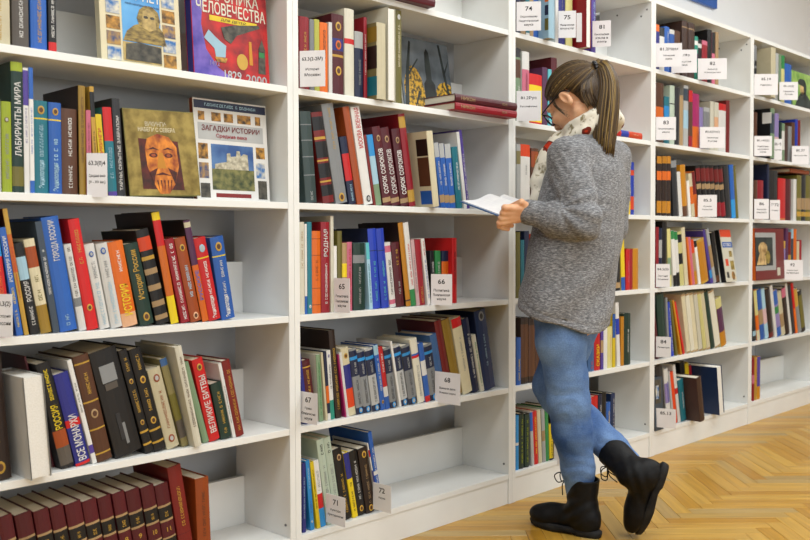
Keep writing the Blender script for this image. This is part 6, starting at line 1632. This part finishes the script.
# --- glasses
M_frame, _, _ = new_mat('glasses_frame', '#101013', 0.3, 0.5)
M_lens, nt_, b_ = new_mat('glasses_lens', '#ffffff', 0.02, 0.5)
b_.inputs['Transmission Weight'].default_value = 1.0; b_.inputs['IOR'].default_value = 1.05
def rim(y):
    out = []
    for i in range(28):
        a = 2 * math.pi * i / 28; c_, s_ = math.cos(a), math.sin(a)
        out.append(V((0.105 - 0.006 * abs(c_) * (1 if c_ * y > 0 else 0), y + 0.027 * math.copysign(abs(c_) ** 0.75, c_), 0.004 + 0.021 * math.copysign(abs(s_) ** 0.75, s_))))
    return out
vs, fs = [], []
def addt(t):
    b0 = len(vs); vs.extend(t[0]); fs.extend([tuple(i + b0 for i in q_) for q_ in t[1]])
for y in (0.036, -0.036): addt(tube(rim(y), 0.0028, 6, closed=True))
addt(tube(spline([V((0.106, -0.010, 0.010)), V((0.110, 0, 0.013)), V((0.106, 0.010, 0.010))], 6), 0.0024, 6))
gl = plink('glasses', pymesh('glasses', vs, fs), M_frame); gl.matrix_local = HM
for y in (1, -1):
    o = plink('temple', tubes_mesh('temple', [(spline([V((0.100, 0.064 * y, 0.016)), V((0.094, 0.074 * y, 0.018)), V((0.04, 0.083 * y, 0.020)), V((-0.008, 0.085 * y, 0.022)), V((-0.03, 0.083 * y, 0.002))], 16), 0.0026, 6)]), M_frame, gl)
    rm = rim(0.036 * y)
    nv = len(rm); vv = [p_ + V((0.0008, 0, 0)) for p_ in rm] + [p_ - V((0.0008, 0, 0)) for p_ in rm]
    plink('lens', pymesh('lens', vv, [tuple(range(nv)), tuple(range(nv, 2 * nv))[::-1]] + [(i, nv + i, nv + (i + 1) % nv, (i + 1) % nv) for i in range(nv)]), M_lens, gl, False)

# ---------------------------------------------------------------- the open book in the reader's hands
M_page = mottled('printed_page', '#e8e8ea', '#f0f0f0', 25, 0.7, 0.2)
ob = empty('open_book', tuple(KO)); tag(ob, "open book with white pages in the reader's hands", 'book')
def bl_(name, verts, faces, mat, smooth=False):
    me = pymesh(name, [V(v) - KO for v in verts], faces)
    return link(name, me, mat, ob, smooth)
def page_h(s):
    a = abs(s) / KW
    return 0.0045 + 0.021 * math.exp(-((a - 0.22) / 0.25) ** 2) * min(1, a / 0.10) ** 0.8 + 0.006 * (1 - a)
for sg_ in (-1, 1):
    ns = 14; vs = []; fs = []
    for j, v_ in enumerate((0.003, KL - 0.003)):
        for i in range(ns):
            s_ = sg_ * KW * 0.975 * i / (ns - 1); vs.append(bk(s_, v_, page_h(s_))); vs.append(bk(s_, v_, 0.0016))
    n2_ = 2 * ns
    for i in range(ns - 1):
        a = 2 * i
        q_ = [(a, a + 2, n2_ + a + 2, n2_ + a), (a + 3, a + 1, n2_ + a + 1, n2_ + a + 3), (a + 1, a + 3, a + 2, a), (n2_ + a, n2_ + a + 2, n2_ + a + 3, n2_ + a + 1)]
        fs += q_
    e_ = 2 * (ns - 1); fs += [(e_, e_ + 1, n2_ + e_ + 1, n2_ + e_), (1, 0, n2_, n2_ + 1)]
    if sg_ < 0: fs = [q_[::-1] for q_ in fs]
    bl_('page_block', vs, fs, M_page)
    c0, c1 = (-KW - 0.003, -0.002) if sg_ < 0 else (0.002, KW + 0.003)
    vs = [bk(s_, v_, n_) for n_ in (-0.0018, 0.0012) for (s_, v_) in ((c0, -0.003), (c1, -0.003), (c1, KL + 0.003), (c0, KL + 0.003))]
    bl_('cover', vs, [(3, 2, 1, 0), (4, 5, 6, 7), (0, 1, 5, 4), (1, 2, 6, 5), (2, 3, 7, 6), (3, 0, 4, 7)], pm('steelblue'))
vs = [bk(s_, v_, n_) for n_ in (-0.0022, 0.0012) for (s_, v_) in ((-0.0022, -0.003), (0.0022, -0.003), (0.0022, KL + 0.003), (-0.0022, KL + 0.003))]
bl_('spine', vs, [(3, 2, 1, 0), (4, 5, 6, 7), (0, 1, 5, 4), (1, 2, 6, 5), (2, 3, 7, 6), (3, 0, 4, 7)], pm('steelblue'))
